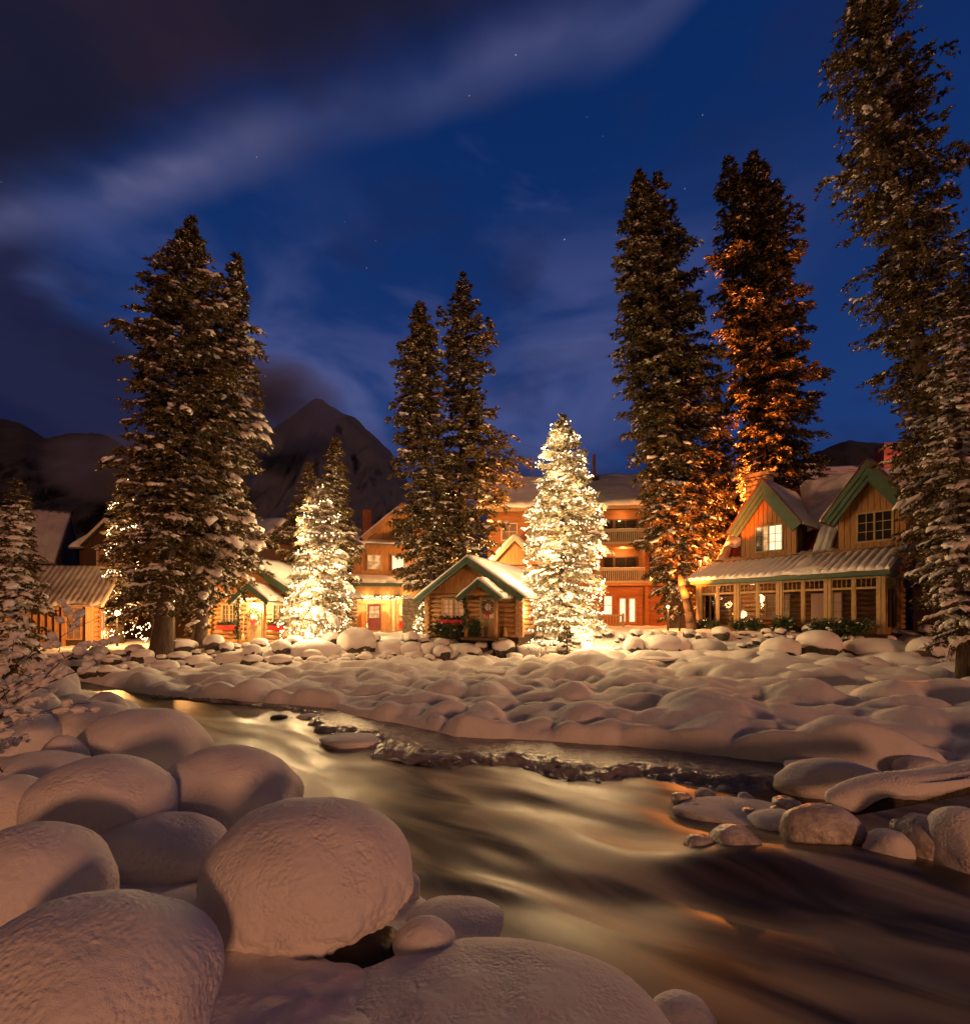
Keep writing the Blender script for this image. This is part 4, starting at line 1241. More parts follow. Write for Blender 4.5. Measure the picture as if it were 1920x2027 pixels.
T7 = conifer('giant leaning spruce whose top leaves the frame', (1905, 1262), (1700, -190), 22.0,
        [(1200, 1830, 2000), (1050, 1800, 2010), (921, 1782, 2010), (819, 1768, 2000), (737, 1768, 1995), (646, 1738, 1990), (583, 1742, 1975), (537, 1718, 1960), (494, 1710, 1940), (406, 1684, 1912), (335, 1668, 1880), (283, 1656, 1862), (212, 1680, 1845), (152, 1660, 1835), (124, 1642, 1808), (71, 1630, 1768), (42, 1660, 1770), (0, 1668, 1772), (-90, 1680, 1750)], 17,
        nb=560, snow=0.42, group=GT, dens=1.0, frost=0.4, ragged=0.42, droop=0.2, trunk_r=0.42, crown0=0.05)
T8 = conifer('frosted bushy spruce in front of the giant leaning one', (1912, 1278), (1884, 555), 15.0,
        [(1275, 1850, 1975), (1262, 1835, 1980), (1200, 1832, 1990), (1150, 1828, 1995), (1080, 1812, 2000), (1055, 1812, 2000), (1000, 1808, 2000), (900, 1818, 1985), (830, 1824, 1975), (790, 1806, 1965), (740, 1835, 1945), (680, 1848, 1930), (620, 1862, 1912), (590, 1870, 1900)], 18,
        crown0=0.0, nb=280, snow=1.0, dens=0.95, needle=0.12, frost=0.35, snow_w=1.15, droop=0.35, blob_lv=2, group=None)
T9 = conifer('small snow-tufted spruce beside the frosted shrub', (26, 1330), (36, 952), 14.5,
        [(1318, -40, 90), (1240, -40, 95), (1180, -30, 88), (1130, -20, 78), (1100, -10, 74), (1050, 4, 60), (1000, 15, 54), (970, 26, 45)], 19,
        crown0=0.0, nb=170, snow=1.0, dens=0.9, needle=0.11, frost=0.4, snow_w=1.3, blob_lv=2)
# trees wound with lights
T4 = conifer('brightest spruce wound with lights beside the small log cabin', (1112, 1262), (1114, 818), 25.5,
        [(1249, 1042, 1178), (1241, 1025, 1200), (1211, 1032, 1205), (1172, 1045, 1200), (1138, 1020, 1197), (1103, 1028, 1196), (1057, 1032, 1206), (1019, 1032, 1205), (996, 1046, 1190), (961, 1058, 1178), (931, 1056, 1178), (904, 1065, 1170), (873, 1072, 1156), (846, 1092, 1134)], 20,
        nb=280, snow=1.0, dens=1.0, needle=0.15, frost=0.75, snow_w=1.15, needles_m='frosted_needles', blob_lv=1, name='christmas_tree', ragged=0.2, droop=0.25)
light_string(T4, 'dense warm light string wound round the brightest spruce', 15, 201, power=180.0, nl=36, spacing=0.15, r=0.028, clumps=0.25)
T2 = conifer('spruce wound with lights beside the porch-lamp cabin', (608, 1270), (634, 950), 25.0,
        [(1255, 556, 684), (1230, 554, 700), (1190, 562, 702), (1160, 568, 698), (1130, 577, 690), (1090, 590, 682), (1050, 590, 672), (1015, 594, 670), (985, 608, 656)], 21,
        nb=260, snow=1.1, dens=1.0, needle=0.15, frost=0.75, snow_w=1.45, blob_lv=1, name='christmas_tree', needles_m='frosted_needles', ragged=0.2, droop=0.3)
light_string(T2, 'warm light string wound round the spruce by the porch-lamp cabin', 11, 202, power=160.0, nl=26, spacing=0.15, r=0.028, clumps=0.25)
T2b = conifer('slim spruce with stacked snowy boughs behind the lit one', (655, 1262), (664, 862), 29.0,
        [(1230, 590, 700), (1170, 580, 704), (1130, 572, 738), (1110, 560, 726), (1060, 566, 716), (1020, 602, 706), (980, 626, 694), (940, 640, 690), (900, 650, 680)], 22,
        nb=230, snow=0.95, dens=0.9, needle=0.18, frost=0.45, snow_w=1.2, blob_lv=0)
T2c = conifer('short spruce mostly hidden behind the lit one', (600, 1262), (612, 915), 31.0,
        [(1200, 530, 660), (1090, 532, 670), (1040, 546, 660), (1000, 576, 646), (960, 596, 628)], 23,
        nb=170, snow=0.9, dens=0.9, needle=0.18, frost=0.45, blob_lv=0)
TL = conifer('lit spruce glimpsed between the brick chimney and the tallest spruce', (238, 1262), (246, 935), 27.0,
        [(1230, 205, 290), (1160, 208, 285), (1110, 212, 280), (1060, 215, 275), (1010, 220, 268), (970, 232, 258)], 24,
        nb=190, snow=0.9, dens=0.9, needle=0.17, frost=0.5, blob_lv=0, name='christmas_tree')
light_string(TL, 'light string on the spruce behind the brick chimney', 8, 203, power=35.0, nl=7, lamp_col=(1.0, 0.55, 0.2))
TB = conifer('lit spruce glimpsed behind the ragged pair above the small log cabin', (885, 1240), (888, 930), 38.0,
        [(1220, 815, 950), (1150, 828, 945), (1100, 840, 935), (1040, 855, 920), (980, 872, 905)], 25,
        nb=190, snow=0.6, dens=0.9, needle=0.2, frost=0.5, blob_lv=0, name='christmas_tree')
light_string(TB, 'light string on the spruce glimpsed behind the ragged pair', 11, 204, power=80.0, nl=8, spacing=0.16)
TG = conifer('tiny lit spruce in front of the stone garden wall', (838, 1246), (838, 1168), 31.5,
        [(1240, 818, 860), (1220, 822, 855), (1195, 829, 848)], 27, nb=60, snow=0.8, dens=0.9, needle=0.14, frost=0.5, blob_lv=0, name='christmas_tree', trunk_r=0.05, needles_m='frosted_needles')
light_string(TG, 'short light string on the tiny spruce by the stone garden wall', 5, 205, power=55.0, nl=4, spacing=0.15)
TS = conifer('little sapling standing in the snow among the bank stones', (1123, 1312), (1122, 1238), 22.8,
        [(1306, 1108, 1140), (1290, 1110, 1136), (1270, 1114, 1132), (1255, 1117, 1128)], 26,
        nb=46, snow=0.35, dens=0.8, needle=0.09, frost=0.3, blob_lv=0, trunk_r=0.03, name='spruce_sapling', base_z=0.25)

# dark forest at the foot of the mountain: one mass
def far_forest():
    rg = np.random.RandomState(3)
    n = 900
    Y = rg.uniform(240, 420, n); px = rg.uniform(-500, 2500, n)
    X = (px - 960) / 1000 * Y
    Vs = []; Fs = []
    off = 0
    for k in range(n):
        h = rg.uniform(14, 30) * (0.55 + 0.5 * (0.5 + 0.5 * math.sin(px[k] / 210.0))); r = h * 0.15
        zb = 4 + (Y[k] - 240) * 0.12
        m = 7; ang = np.arange(m) * 2 * np.pi / m + rg.rand()
        for (z0, z1, rr) in ((0, 0.45, 1.0), (0.25, 0.72, 0.72), (0.5, 1.0, 0.45)):
            ring = np.column_stack([X[k] + np.cos(ang) * r * rr * rg.uniform(0.8, 1.2, m), Y[k] + np.sin(ang) * r * rr, np.full(m, zb + h * z0) + rg.uniform(-0.6, 0.6, m)])
            Vs.append(np.vstack([ring, [[X[k], Y[k], zb + h * z1]]]))
            i = np.arange(m)
            Fs.append(np.column_stack([i, (i + 1) % m, np.full(m, m)]) + off); off += m + 1
    tag(link('far_forest', np_mesh('far_forest', np.vstack(Vs), np.vstack(Fs), mat('far_forest', (0.006, 0.007, 0.006), 0.9, spec=0.0), False)), 'dark far-off forest at the foot of the mountain', 'forest', kind='stuff')
far_forest()

# ------------------------------------------------------------------ shrubs with clumps of snow
def shrub(label, x, y, zb, stems, height, seed, clump=0.06, lean=0.4, nclump=5, thick=0.012, spread=0.5):
    rg = np.random.RandomState(seed)
    t = thing('frosted_shrub', label, 'shrub', (x, y, zb))
    paths = []; rad = []; cl = []
    for i in range(stems):
        d = np.array([lean + rg.normal() * spread, rg.normal() * 0.35, 1.0]); d /= np.linalg.norm(d)
        L = height * rg.uniform(0.6, 1.1)
        s = np.linspace(0, 1, 8)[:, None]
        bend = np.array([rg.normal() * 0.25 + lean * 0.5, rg.normal() * 0.2, -0.25])
        P = rg.normal(size=3) * np.array([0.15, 0.1, 0]) + d * L * s + bend * L * s ** 2 + rg.normal(size=(8, 3)) * 0.02 * s
        paths.append(P); rad.append(thick * (1 - 0.75 * s[:, 0]))
        for j in range(rg.randint(4, 8)):
            k = rg.uniform(0.3, 0.95); p0 = P[int(k * 7)]
            dd = d + rg.normal(size=3) * 0.8; dd[2] = abs(dd[2]) * 0.5; dd /= np.linalg.norm(dd)
            l = L * rg.uniform(0.15, 0.35)
            Q = p0 + dd * l * s + np.array([0, 0, -0.12]) * l * s ** 2 + rg.normal(size=(8, 3)) * 0.012
            paths.append(Q); rad.append(thick * 0.4 * (1 - 0.6 * s[:, 0]))
            for c in range(rg.randint(0, nclump)):
                cl.append((Q[rg.randint(2, 8)], dd, clump * rg.uniform(0.5, 1.5)))
        for c in range(nclump):
            cl.append((P[rg.randint(3, 8)], d, clump * rg.uniform(0.7, 1.7)))
    V, F = quad_strip_tubes(np.array(paths), np.array(rad), 5)
    link('twigs', np_mesh('twigs', V, F, M['twig']), t, kind='stuff')
    IV, IF = ico(3)
    Vs = []; Fs = []
    for k, (p, d, r) in enumerate(cl):
        dh = np.array([d[0], d[1], d[2] * 0.3]); dh /= np.linalg.norm(dh) + 1e-6
        sd = np.cross([0, 0, 1], dh)
        W = IV * np.array([r * rg.uniform(0.9, 1.3), r * 0.9, r * 0.85])
        W = W * (1 + 0.28 * vnoise(IV, 1.9, seed + k))[:, None]
        Vs.append(p + W[:, :1] * dh + W[:, 1:2] * sd + (W[:, 2:] + r * 0.35) * np.array([[0, 0, 1.0]])); Fs.append(IF + k * len(IV))
    link('snow_clumps', np_mesh('snow_clumps', np.vstack(Vs), np.vstack(Fs), M['snow']), t, kind='stuff')
shrub('tall frosted shrub with snow clumps on its arching twigs', -6.15, 5.9, 0.6, 17, 2.35, 71, clump=0.038, lean=0.32, nclump=8)
shrub('low frosted shrub with thin dark twigs near the bend', -4.75, 4.6, 0.75, 8, 0.75, 72, clump=0.032, lean=0.15, thick=0.007)
shrub('snow-dusted bush on the bank above the cobbles', -7.5, 7.6, 0.6, 8, 1.0, 73, clump=0.036, nclump=6, lean=0.25)
shrub('bare twiggy bush beside the little sapling', (1065 - 960) / 1000 * 22.8, 22.8, 0.35, 16, 1.2, 74, clump=0.02, lean=0.0, thick=0.008, nclump=2, spread=0.45)
shrub('thin twiggy bush by the last stones under the frosted spruce', (1885 - 960) / 1000 * 19.5, 19.5, 0.4, 12, 0.9, 75, clump=0.025, lean=-0.2, thick=0.008, nclump=2)
# ------------------------------------------------------------------ building pieces
def snow_sheet(name, parent, A, B, Cc, D, thick, nu, nv, seed=1, ribs=0, rib_amp=0.05, noise_amp=0.25, rounding=0.18, hang=0.06, m='snow_far', ragged=0.0, rib_dir='v'):
    """snow lying on the quad A-B (eave) to D-C (ridge)"""
    A, B, Cc, D = (np.array(p, float) for p in (A, B, Cc, D))
    n = np.cross(B - A, D - A); n /= np.linalg.norm(n)
    if n[2] < 0: n = -n
    us = np.linspace(0, 1, nu); vs = np.linspace(0, 1, nv)
    U, Vv = np.meshgrid(us, vs, indexing='ij')
    U = U.ravel(); Vv = Vv.ravel()
    wu = np.linalg.norm(B - A); wv = np.linalg.norm(D - A)
    base = ((1 - U) * (1 - Vv))[:, None] * A + (U * (1 - Vv))[:, None] * B + (U * Vv)[:, None] * Cc + ((1 - U) * Vv)[:, None] * D
    du = np.minimum(U, 1 - U) * wu; dv = np.minimum(Vv, 1.0) * wv
    e = smooth(np.minimum(du, dv), -0.02, rounding) ** 0.6
    h = thick * (0.25 + 0.75 * e)
    h = h * (1 + noise_amp * fbm(base, 0.9, 3, seed)) + 0.02 * vnoise(base, 5, seed + 3)
    if ribs:
        ph = U * ribs
        h = h + rib_amp * (np.abs(np.cos(np.pi * ph)) ** 0.7 - 0.5) * (1 - 0.3 * e + 0.3)
    top = base + n * h[:, None]
    if ragged:
        k = Vv < 0.001
        down = (A - D) / wv
        one = np.column_stack([U * wu, np.zeros(len(U)), np.zeros(len(U))])
        amt = ragged * (0.4 + fbm(one, 1.3, 3, seed + 8))
        w = smooth(1 - Vv * wv / 0.5, 0, 1)
        top = top + down * (amt * w)[:, None]; base = base + down * (amt * w * 0.8)[:, None]
    i = np.arange(nu - 1)[:, None] * nv + np.arange(nv - 1)[None, :]
    F = np.stack([i, i + nv, i + nv + 1, i + 1], -1).reshape(-1, 4)
    # skirt down to the roof
    ring = [k * nv for k in range(nu)] + [(nu - 1) * nv + k for k in range(1, nv)] + [k * nv + nv - 1 for k in range(nu - 2, -1, -1)] + [k for k in range(nv - 2, 0, -1)]
    ring = np.array(ring); low = base[ring] - n * 0.0
    o = len(top); r = len(ring)
    V = np.vstack([top, low])
    j = np.arange(r); j2 = (j + 1) % r
    F2 = np.stack([ring[j], np.arange(r) + o, j2 + o, ring[j2]], -1)
    me = np_mesh(name, V, np.vstack([F, F2]), M[m], True)
    bmesh = __import__('bmesh'); bm = bmesh.new(); bm.from_mesh(me); bmesh.ops.recalc_face_normals(bm, faces=bm.faces); bm.to_mesh(me); bm.free()
    return link(name, me, parent)

def window(parent, x0, x1, z0, z1, y, cols=2, rows=3, frame='trim', pane='pane_dark', depth=0.07, fw=0.07, mw=0.03, split=0, flip='y'):
    """framed window on a wall facing -y; sub-part pane"""
    mb = MB()
    mb.box(x0 - fw, x1 + fw, y - depth, y, z1, z1 + fw); mb.box(x0 - fw, x1 + fw, y - depth - 0.02, y, z0 - fw, z0)
    mb.box(x0 - fw, x0, y - depth, y, z0, z1); mb.box(x1, x1 + fw, y - depth, y, z0, z1)
    if split:
        xm = (x0 + x1) / 2; mb.box(xm - fw * 0.45, xm + fw * 0.45, y - depth + 0.005, y, z0, z1)
    for i in range(1, cols):
        x = x0 + (x1 - x0) * i / cols
        if split and abs(x - (x0 + x1) / 2) < 0.02: continue
        mb.box(x - mw / 2, x + mw / 2, y - depth * 0.6, y - 0.022, z0, z1)
    for j in range(1, rows):
        z = z0 + (z1 - z0) * j / rows
        mb.box(x0, x1, y - depth * 0.6 + 0.002, y - 0.024, z - mw / 2, z + mw / 2)
    w = mb.build('window', M[frame], parent)
    MB().box(x0, x1, y - 0.018, y - 0.008, z0, z1).build('pane', M[pane], w)
    return w

def door(parent, x0, x1, z0, z1, y, frame='trim', glass=True, rows=3, cols=2, pane='pane_dim'):
    mb = MB()
    mb.box(x0, x1, y - 0.06, y, z0, z0 + (0.9 if glass else z1 - z0)); mb.box(x0, x1, y - 0.06, y, z1 - 0.14, z1)
    mb.box(x0, x0 + 0.12, y - 0.06, y, z0 + 0.9, z1 - 0.14); mb.box(x1 - 0.12, x1, y - 0.06, y, z0 + 0.9, z1 - 0.14)
    for i in range(1, cols):
        x = x0 + 0.12 + (x1 - x0 - 0.24) * i / cols; mb.box(x - 0.015, x + 0.015, y - 0.05, y - 0.022, z0 + 0.9, z1 - 0.14)
    for j in range(1, rows):
        z = z0 + 0.9 + (z1 - z0 - 1.04) * j / rows; mb.box(x0 + 0.12, x1 - 0.12, y - 0.048, y - 0.024, z - 0.015, z + 0.015)
    d = mb.build('door', M[frame], parent)
    MB().box(x0 + 0.12, x1 - 0.12, y - 0.018, y - 0.008, z0 + 0.9, z1 - 0.14).build('pane', M[pane], d)
    MB().tube((x1 - 0.08, y - 0.10, z0 + 1.0), (x1 - 0.08, y - 0.06, z0 + 1.0), 0.03).build('handle', M['metal'], d)
    return d

def logs(parent, p0, p1, z0, n, r, over=0.22, seed=1):
    """stacked round logs from p0 to p1 (local xy)"""
    rd = random.Random(seed)
    d = Vector((p1[0] - p0[0], p1[1] - p0[1], 0)); L = d.length; d.normalize(); rz = math.atan2(d.y, d.x)
    base = []
    for v in range(4):
        mb = MB(); k = 10
        q = []
        xs = np.linspace(-over, L + over, 6)
        for x in xs:
            rr = r * rd.uniform(0.95, 1.06); oy = rd.uniform(-0.012, 0.012)
            for i in range(k):
                t = 2 * math.pi * i / k; q.append((x, oy + rr * math.cos(t), rr * math.sin(t)))
        fs = [(a * k + i, a * k + (i + 1) % k, (a + 1) * k + (i + 1) % k, (a + 1) * k + i) for a in range(5) for i in range(k)]
        fs += [tuple(range(k - 1, -1, -1)), tuple(range(5 * k, 6 * k))]
        mb.add(q, fs)
        me = mb.mesh('log', M['log'], False)
        me.materials.append(M['log_end'])
        me.polygons.foreach_set('use_smooth', np.array([len(p.vertices) == 4 for p in me.polygons]))
        for p in me.polygons:
            if len(p.vertices) > 4: p.material_index = 1
        base.append(me)
    for j in range(n):
        o = link('log', base[rd.randrange(4)], parent, loc=(p0[0], p0[1], z0 + r + j * r * 1.93))
        o.rotation_euler = (0, 0, rz)

def boards(parent, x0, x1, zf, y, bw=0.27, m='board', th=0.03, gap=0.018, batten=False, seed=2, name='board'):
    """upright boards between heights zf(x) -> (zlow, zhigh)"""
    n = max(1, round((x1 - x0) / bw)); w = (x1 - x0) / n
    rd = random.Random(seed)
    for i in range(n):
        a = x0 + i * w + gap / 2; b = x0 + (i + 1) * w - gap / 2
        mid = (a + b) / 2
        (la, ha), (lm, hm), (lb, hb) = zf(a), zf(mid), zf(b)
        if max(ha - la, hb - lb, hm - lm) < 0.06: continue
        yy = y - th - rd.uniform(0, 0.008)
        MB().prism([(a, la), (b, lb), (b, max(hb, lb + 0.01)), (mid, hm), (a, max(ha, la + 0.01))], yy, y).build(name, M[m], parent)

def stones(parent, x0, x1, z0, z1, y, size=0.3, seed=4, m='stone', name='stone'):
    """rubble facing on a wall facing -y"""
    rd = random.Random(seed)
    V, F = ico(2)
    metas = []
    for v in range(6):
        W = V * (1 + 0.18 * vnoise(V, 1.3, seed + v))[:, None]
        W = np.column_stack([np.sign(W[:, 0]) * np.abs(W[:, 0]) ** 0.88, W[:, 1], np.sign(W[:, 2]) * np.abs(W[:, 2]) ** 0.88])
        metas.append(np_mesh(name, W, F, M[m], True))
    z = z0; row = 0
    while z < z1 - 0.05:
        h = min(size * rd.uniform(0.7, 1.1), z1 - z)
        x = x0 - (0.4 * size if row % 2 else 0)
        while x < x1 - 0.03:
            w = size * rd.uniform(0.8, 1.7)
            a = max(x, x0); b = min(x + w, x1)
            if b - a > 0.06:
                o = link(name, rd.choice(metas), parent, loc=((a + b) / 2, y, z + h / 2))
                o.scale = ((b - a) / 2 * 1.0, 0.09, h / 2 * rd.uniform(0.85, 1.15)); o.rotation_euler = (0, rd.uniform(-0.35, 0.35), 0); o.location.z += rd.uniform(-0.05, 0.05)
            x += w
        z += h; row += 1

def gable_roof(parent, x0, x1, zf, xa, za, y0, y1, thick=0.10, snow=0.16, barge='green', ribs=0, seed=1, ov=0.0, barge_h=0.26, snow_m='snow_far', roof_m='grey_roof', double=True, lefts=True, nv=14):
    """ridge along y from y0 (front) to y1; feet (x0, zf) and (x1, zf), apex (xa, za)"""
    for sx, xf in ((-1, x0), (1, x1)):
        MB().prism([(xf, zf - thick), (xa, za - thick), (xa, za), (xf, zf)], y0 + 0.02, y1).build('roof', M[roof_m], parent)
        A = (xf, y0 + 0.02, zf + 0.004); B = (xf, y1, zf + 0.004); Cc = (xa, y1, za + 0.004); D = (xa, y0 + 0.02, za + 0.004)
        if snow:
            nu = max(16, int((y1 - y0) * (ribs and 14 or 6)))
            snow_sheet('snow_cover', parent, A, B, Cc, D, snow, nu, nv, seed + (sx > 0), ribs=ribs, ragged=0.10)
        if barge:
            dx, dz = xa - xf, za - zf; L = math.hypot(dx, dz); nx, nz = -dz / L * (1 if dx > 0 else -1), abs(dx) / L
            def strip(off0, off1, ya, yb, nm, m):
                MB().prism([(xf - nx * off0, zf - nz * off0), (xa, za - off0 / nz), (xa, za - off1 / nz), (xf - nx * off1, zf - nz * off1)], ya, yb).build(nm, M[m], parent)
            strip(0.004, barge_h * 0.55, y0 - 0.06, y0, 'barge_board', barge)
            if double: strip(barge_h * 0.50, barge_h * 1.15, y0 - 0.025, y0 + 0.035, 'barge_trim', barge)

def wreath(label, loc, rz, r=0.28, lamp_on=False, ribbon=True):
    t = thing('wreath', label, 'wreath', loc, rz)
    rg = np.random.RandomState(int(abs(loc[0]) * 100))
    n = 420
    th = rg.uniform(0, 6.283, n); ph = rg.uniform(0, 6.283, n)
    p = np.column_stack([(r + 0.07 * np.cos(ph)) * np.cos(th), 0.07 * np.sin(ph) - 0.05, (r + 0.07 * np.cos(ph)) * np.sin(th)])
    d = rg.normal(size=(n, 3)); d /= np.linalg.norm(d, axis=1)[:, None]; w = np.cross(d, rg.normal(size=(n, 3))); w /= np.linalg.norm(w, axis=1)[:, None]
    V = np.stack([p - w * 0.02, p + w * 0.02, p + d * 0.09], 1).reshape(-1, 3)
    link('greenery', np_mesh('greenery', V, np.arange(n * 3).reshape(-1, 3), M['greens'], False), t, kind='stuff')
    if ribbon:
        mb = MB()
        for sx in (-1, 1):
            mb.prism([(0, -r + 0.02), (sx * 0.13, -r + 0.09), (sx * 0.15, -r - 0.05)], -0.17, -0.13)
            mb.prism([(sx * 0.01, -r), (sx * 0.05, -r), (sx * 0.09, -r - 0.28), (sx * 0.03, -r - 0.26)], -0.165, -0.14)
        mb.build('bow', M['red_cloth'], t)
    return t

def sprigs(name, parent, pts, seed, n=260, spread=0.1, ln=0.12, m='greens', snow=0):
    """loose evergreen sprigs scattered round a path"""
    rg = np.random.RandomState(seed)
    pts = np.array(pts, float)
    k = rg.uniform(0, len(pts) - 1.001, n); i = k.astype(int); f = (k - i)[:, None]
    p = pts[i] * (1 - f) + pts[i + 1] * f + rg.normal(size=(n, 3)) * spread * 0.5
    d = rg.normal(size=(n, 3)); d /= np.linalg.norm(d, axis=1)[:, None]; w = np.cross(d, rg.normal(size=(n, 3))); w /= np.linalg.norm(w, axis=1)[:, None]
    V = np.stack([p - w * ln * 0.22, p + w * ln * 0.22, p + d * ln], 1).reshape(-1, 3)
    return link(name, np_mesh(name, V, np.arange(n * 3).reshape(-1, 3), M[m], False), parent, kind='stuff')

def broom(label, loc, rz):
    t = thing('broom', label, 'broom', loc, rz)
    MB().tube((0, 0, 0.45), (0.02, 0.05, 1.45), 0.016).build('handle', M['trim'], t)
    MB().tube((0, 0, 0.0), (0, 0, 0.48), 0.13, 0.04, 10).build('bristles', M['straw'], t, True)

def W(o, x, y, z):
    c, s = math.cos(o.rotation_euler.z), math.sin(o.rotation_euler.z)
    return (o.location.x + c * x - s * y, o.location.y + s * x + c * y, o.location.z + z)

# ------------------------------------------------------------------ the two small log cabins
def log_cabin(label, loc, rz, w, d, hw, za, hf, porch, win, win2, doorx, lit, seed, stone_side=False, over=0.5, wpane='curtain'):
    """front wall on y=0 facing -y; hw log wall height; za apex; hf eave foot height"""
    t = thing('log_cabin', label, 'cabin', loc, rz)
    r = 0.125; n = int(hw / (r * 1.93))
    MB().box(0.06, w - 0.06, 0.06, d - 0.06, -0.4, hw).build('wall', M['backing'], t)
    logs(t, (0, 0), (w, 0), 0, n, r, seed=seed)
    logs(t, (0, 0.02), (0, d), r * 0.9, n, r, seed=seed + 1)
    logs(t, (w, 0.02), (w, 2.2 if stone_side else d), r * 0.9, n, r, seed=seed + 2)
    if stone_side:
        s = bpy.data.objects.new('stone_wall', None); COL.objects.link(s); s.parent = t; s.location = (w + 0.02, 2.3, 0); s.rotation_euler = (0, 0, math.radians(90))
        MB().box(0, d - 2.3, 0.05, 0.2, -0.3, hw).build('mortar', M['mortar'], s)
        stones(s, 0, d - 2.3, 0, hw, 0.05, 0.42, seed)
    xm = w / 2; sl = (za - hf) / (xm + over)
    top = lambda x: za - 0.14 - sl * abs(x - xm)
    MB().prism([(0.1, hw), (w - 0.1, hw), (w - 0.1, top(w - 0.1)), (xm, top(xm)), (0.1, top(0.1))], 0.02, 0.08).build('gable', M['backing'], t)
    boards(t, 0.05, w - 0.05, lambda x: (hw + 0.02, top(x)), 0.02, 0.30, seed=seed)
    MB().box(-0.1, w + 0.1, -0.10, 0.02, hw - 0.06, hw + 0.05).build('tie_beam', M['log'], t)
    gable_roof(t, -over, w + over, hf, xm, za, -0.6, d + 0.3, snow=0.17, seed=seed)
    # windows with flower boxes
    for k, (x0, x1, z0, z1) in enumerate((win, win2)):
        if x0 is None: continue
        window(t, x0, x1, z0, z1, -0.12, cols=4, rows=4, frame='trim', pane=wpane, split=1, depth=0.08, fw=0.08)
        fb = MB().box(x0 - 0.15, x1 + 0.15, -0.42, -0.14, z0 - 0.34, z0 - 0.10).build('flower_box', M['red_paint'], t)
        sprigs('greenery', fb, [(x0 - 0.2, -0.28, z0 - 0.05), (x1 + 0.2, -0.28, z0 - 0.05)], seed + k, 260, 0.14, 0.16)
    # porch
    pc, pw, pz, pf, pd = porch
    gable_roof(t, pc - pw, pc + pw, pf, pc, pz, -pd - 0.3, -0.05, thick=0.08, snow=0.15, seed=seed + 4, barge_h=0.2, nv=9)
    for sx in (-1, 1):
        MB().tube((pc + sx * (pw - 0.42), -pd, 0), (pc + sx * (pw - 0.42), -pd, pf + 0.22), 0.085, 0.075, 10).build('porch_post', M['board'], t, True)
    MB().beam((pc - pw + 0.1, -pd, pf + 0.22), (pc + pw - 0.1, -pd, pf + 0.22), 0.14, 0.16).build('porch_beam', M['board'], t)
    psl = (pz - pf) / pw
    boards(t, pc - pw + 0.3, pc + pw - 0.3, lambda x: (pf + 0.28, pz - 0.12 - psl * abs(x - pc)), -pd + 0.05, 0.22, seed=seed)
    MB().box(pc - pw + 0.2, pc + pw - 0.2, -pd - 0.15, -0.1, -0.12, 0.02).build('porch_floor', M['dark_wood'], t)
    MB().box(doorx[0] - 0.12, doorx[1] + 0.12, -0.16, -0.1, 0, 2.06).build('door_frame', M['trim'], t)
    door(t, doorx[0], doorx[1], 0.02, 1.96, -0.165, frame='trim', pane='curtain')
    return t

CABIN = log_cabin('small log cabin with green gable trim, red flower box and snowy porch roof', (-2.91, 26.2, 1.33), math.radians(-25), 5.0, 8.0, 2.25, 3.92, 1.92,
                  (3.55, 1.18, 2.72, 1.86, 1.2), (0.95, 2.1, 0.95, 1.85), (None,) * 4, (3.1, 3.9), True, 31, stone_side=True)
LCAB = log_cabin('log cabin with a lit porch lamp half hidden by spruce boughs', (-14.07, 26.0, 0.95), math.radians(-10), 4.4, 7.5, 2.55, 4.3, 2.62,
                 (3.12, 1.12, 2.95, 2.12, 1.2), (0.75, 1.5, 1.05, 1.95), (3.62, 4.15, 1.05, 1.95), (2.24, 2.98), True, 32, wpane='pane_dim')
wreath('round evergreen wreath with red bow on the small log cabin door', W(CABIN, 3.5, -0.24, 1.45), CABIN.rotation_euler.z)
wreath('wreath with a red ribbon on the door under the porch lamp', W(LCAB, 2.6, -0.24, 1.45), LCAB.rotation_euler.z)
broom('straw broom leaning on the small log cabin wall beside its porch', W(CABIN, 4.42, -0.32, 0.05), CABIN.rotation_euler.z)
broom('straw broom leaning on the logs of the porch-lamp cabin', W(LCAB, 2.05, -0.36, 0.05), LCAB.rotation_euler.z)
def garland(label, o, pts, seed):
    t = thing('garland', label, 'garland', W(o, *pts[0]), o.rotation_euler.z)
    q = [(p[0] - pts[0][0], p[1] - pts[0][1], p[2] - pts[0][2]) for p in pts]
    sprigs('greenery', t, q, seed, 420, 0.14, 0.13)
    mb = MB()
    for a, b in zip(q[:-1], q[1:]): mb.tube(a, b, 0.015, n=5)
    mb.build('cord', M['greens'], t)
garland('green garland wound down the porch post of the small log cabin', CABIN, [(2.80, -1.30, 2.05), (2.73, -1.28, 1.6), (2.88, -1.30, 1.2), (2.75, -1.30, 0.85), (2.85, -1.3, 0.45)], 5)
garland('green garland wound down the porch post beside the lit lamp', LCAB, [(2.46, -1.30, 2.3), (2.36, -1.28, 1.8), (2.5, -1.3, 1.3), (2.38, -1.3, 0.8), (2.44, -1.3, 0.3)], 6)
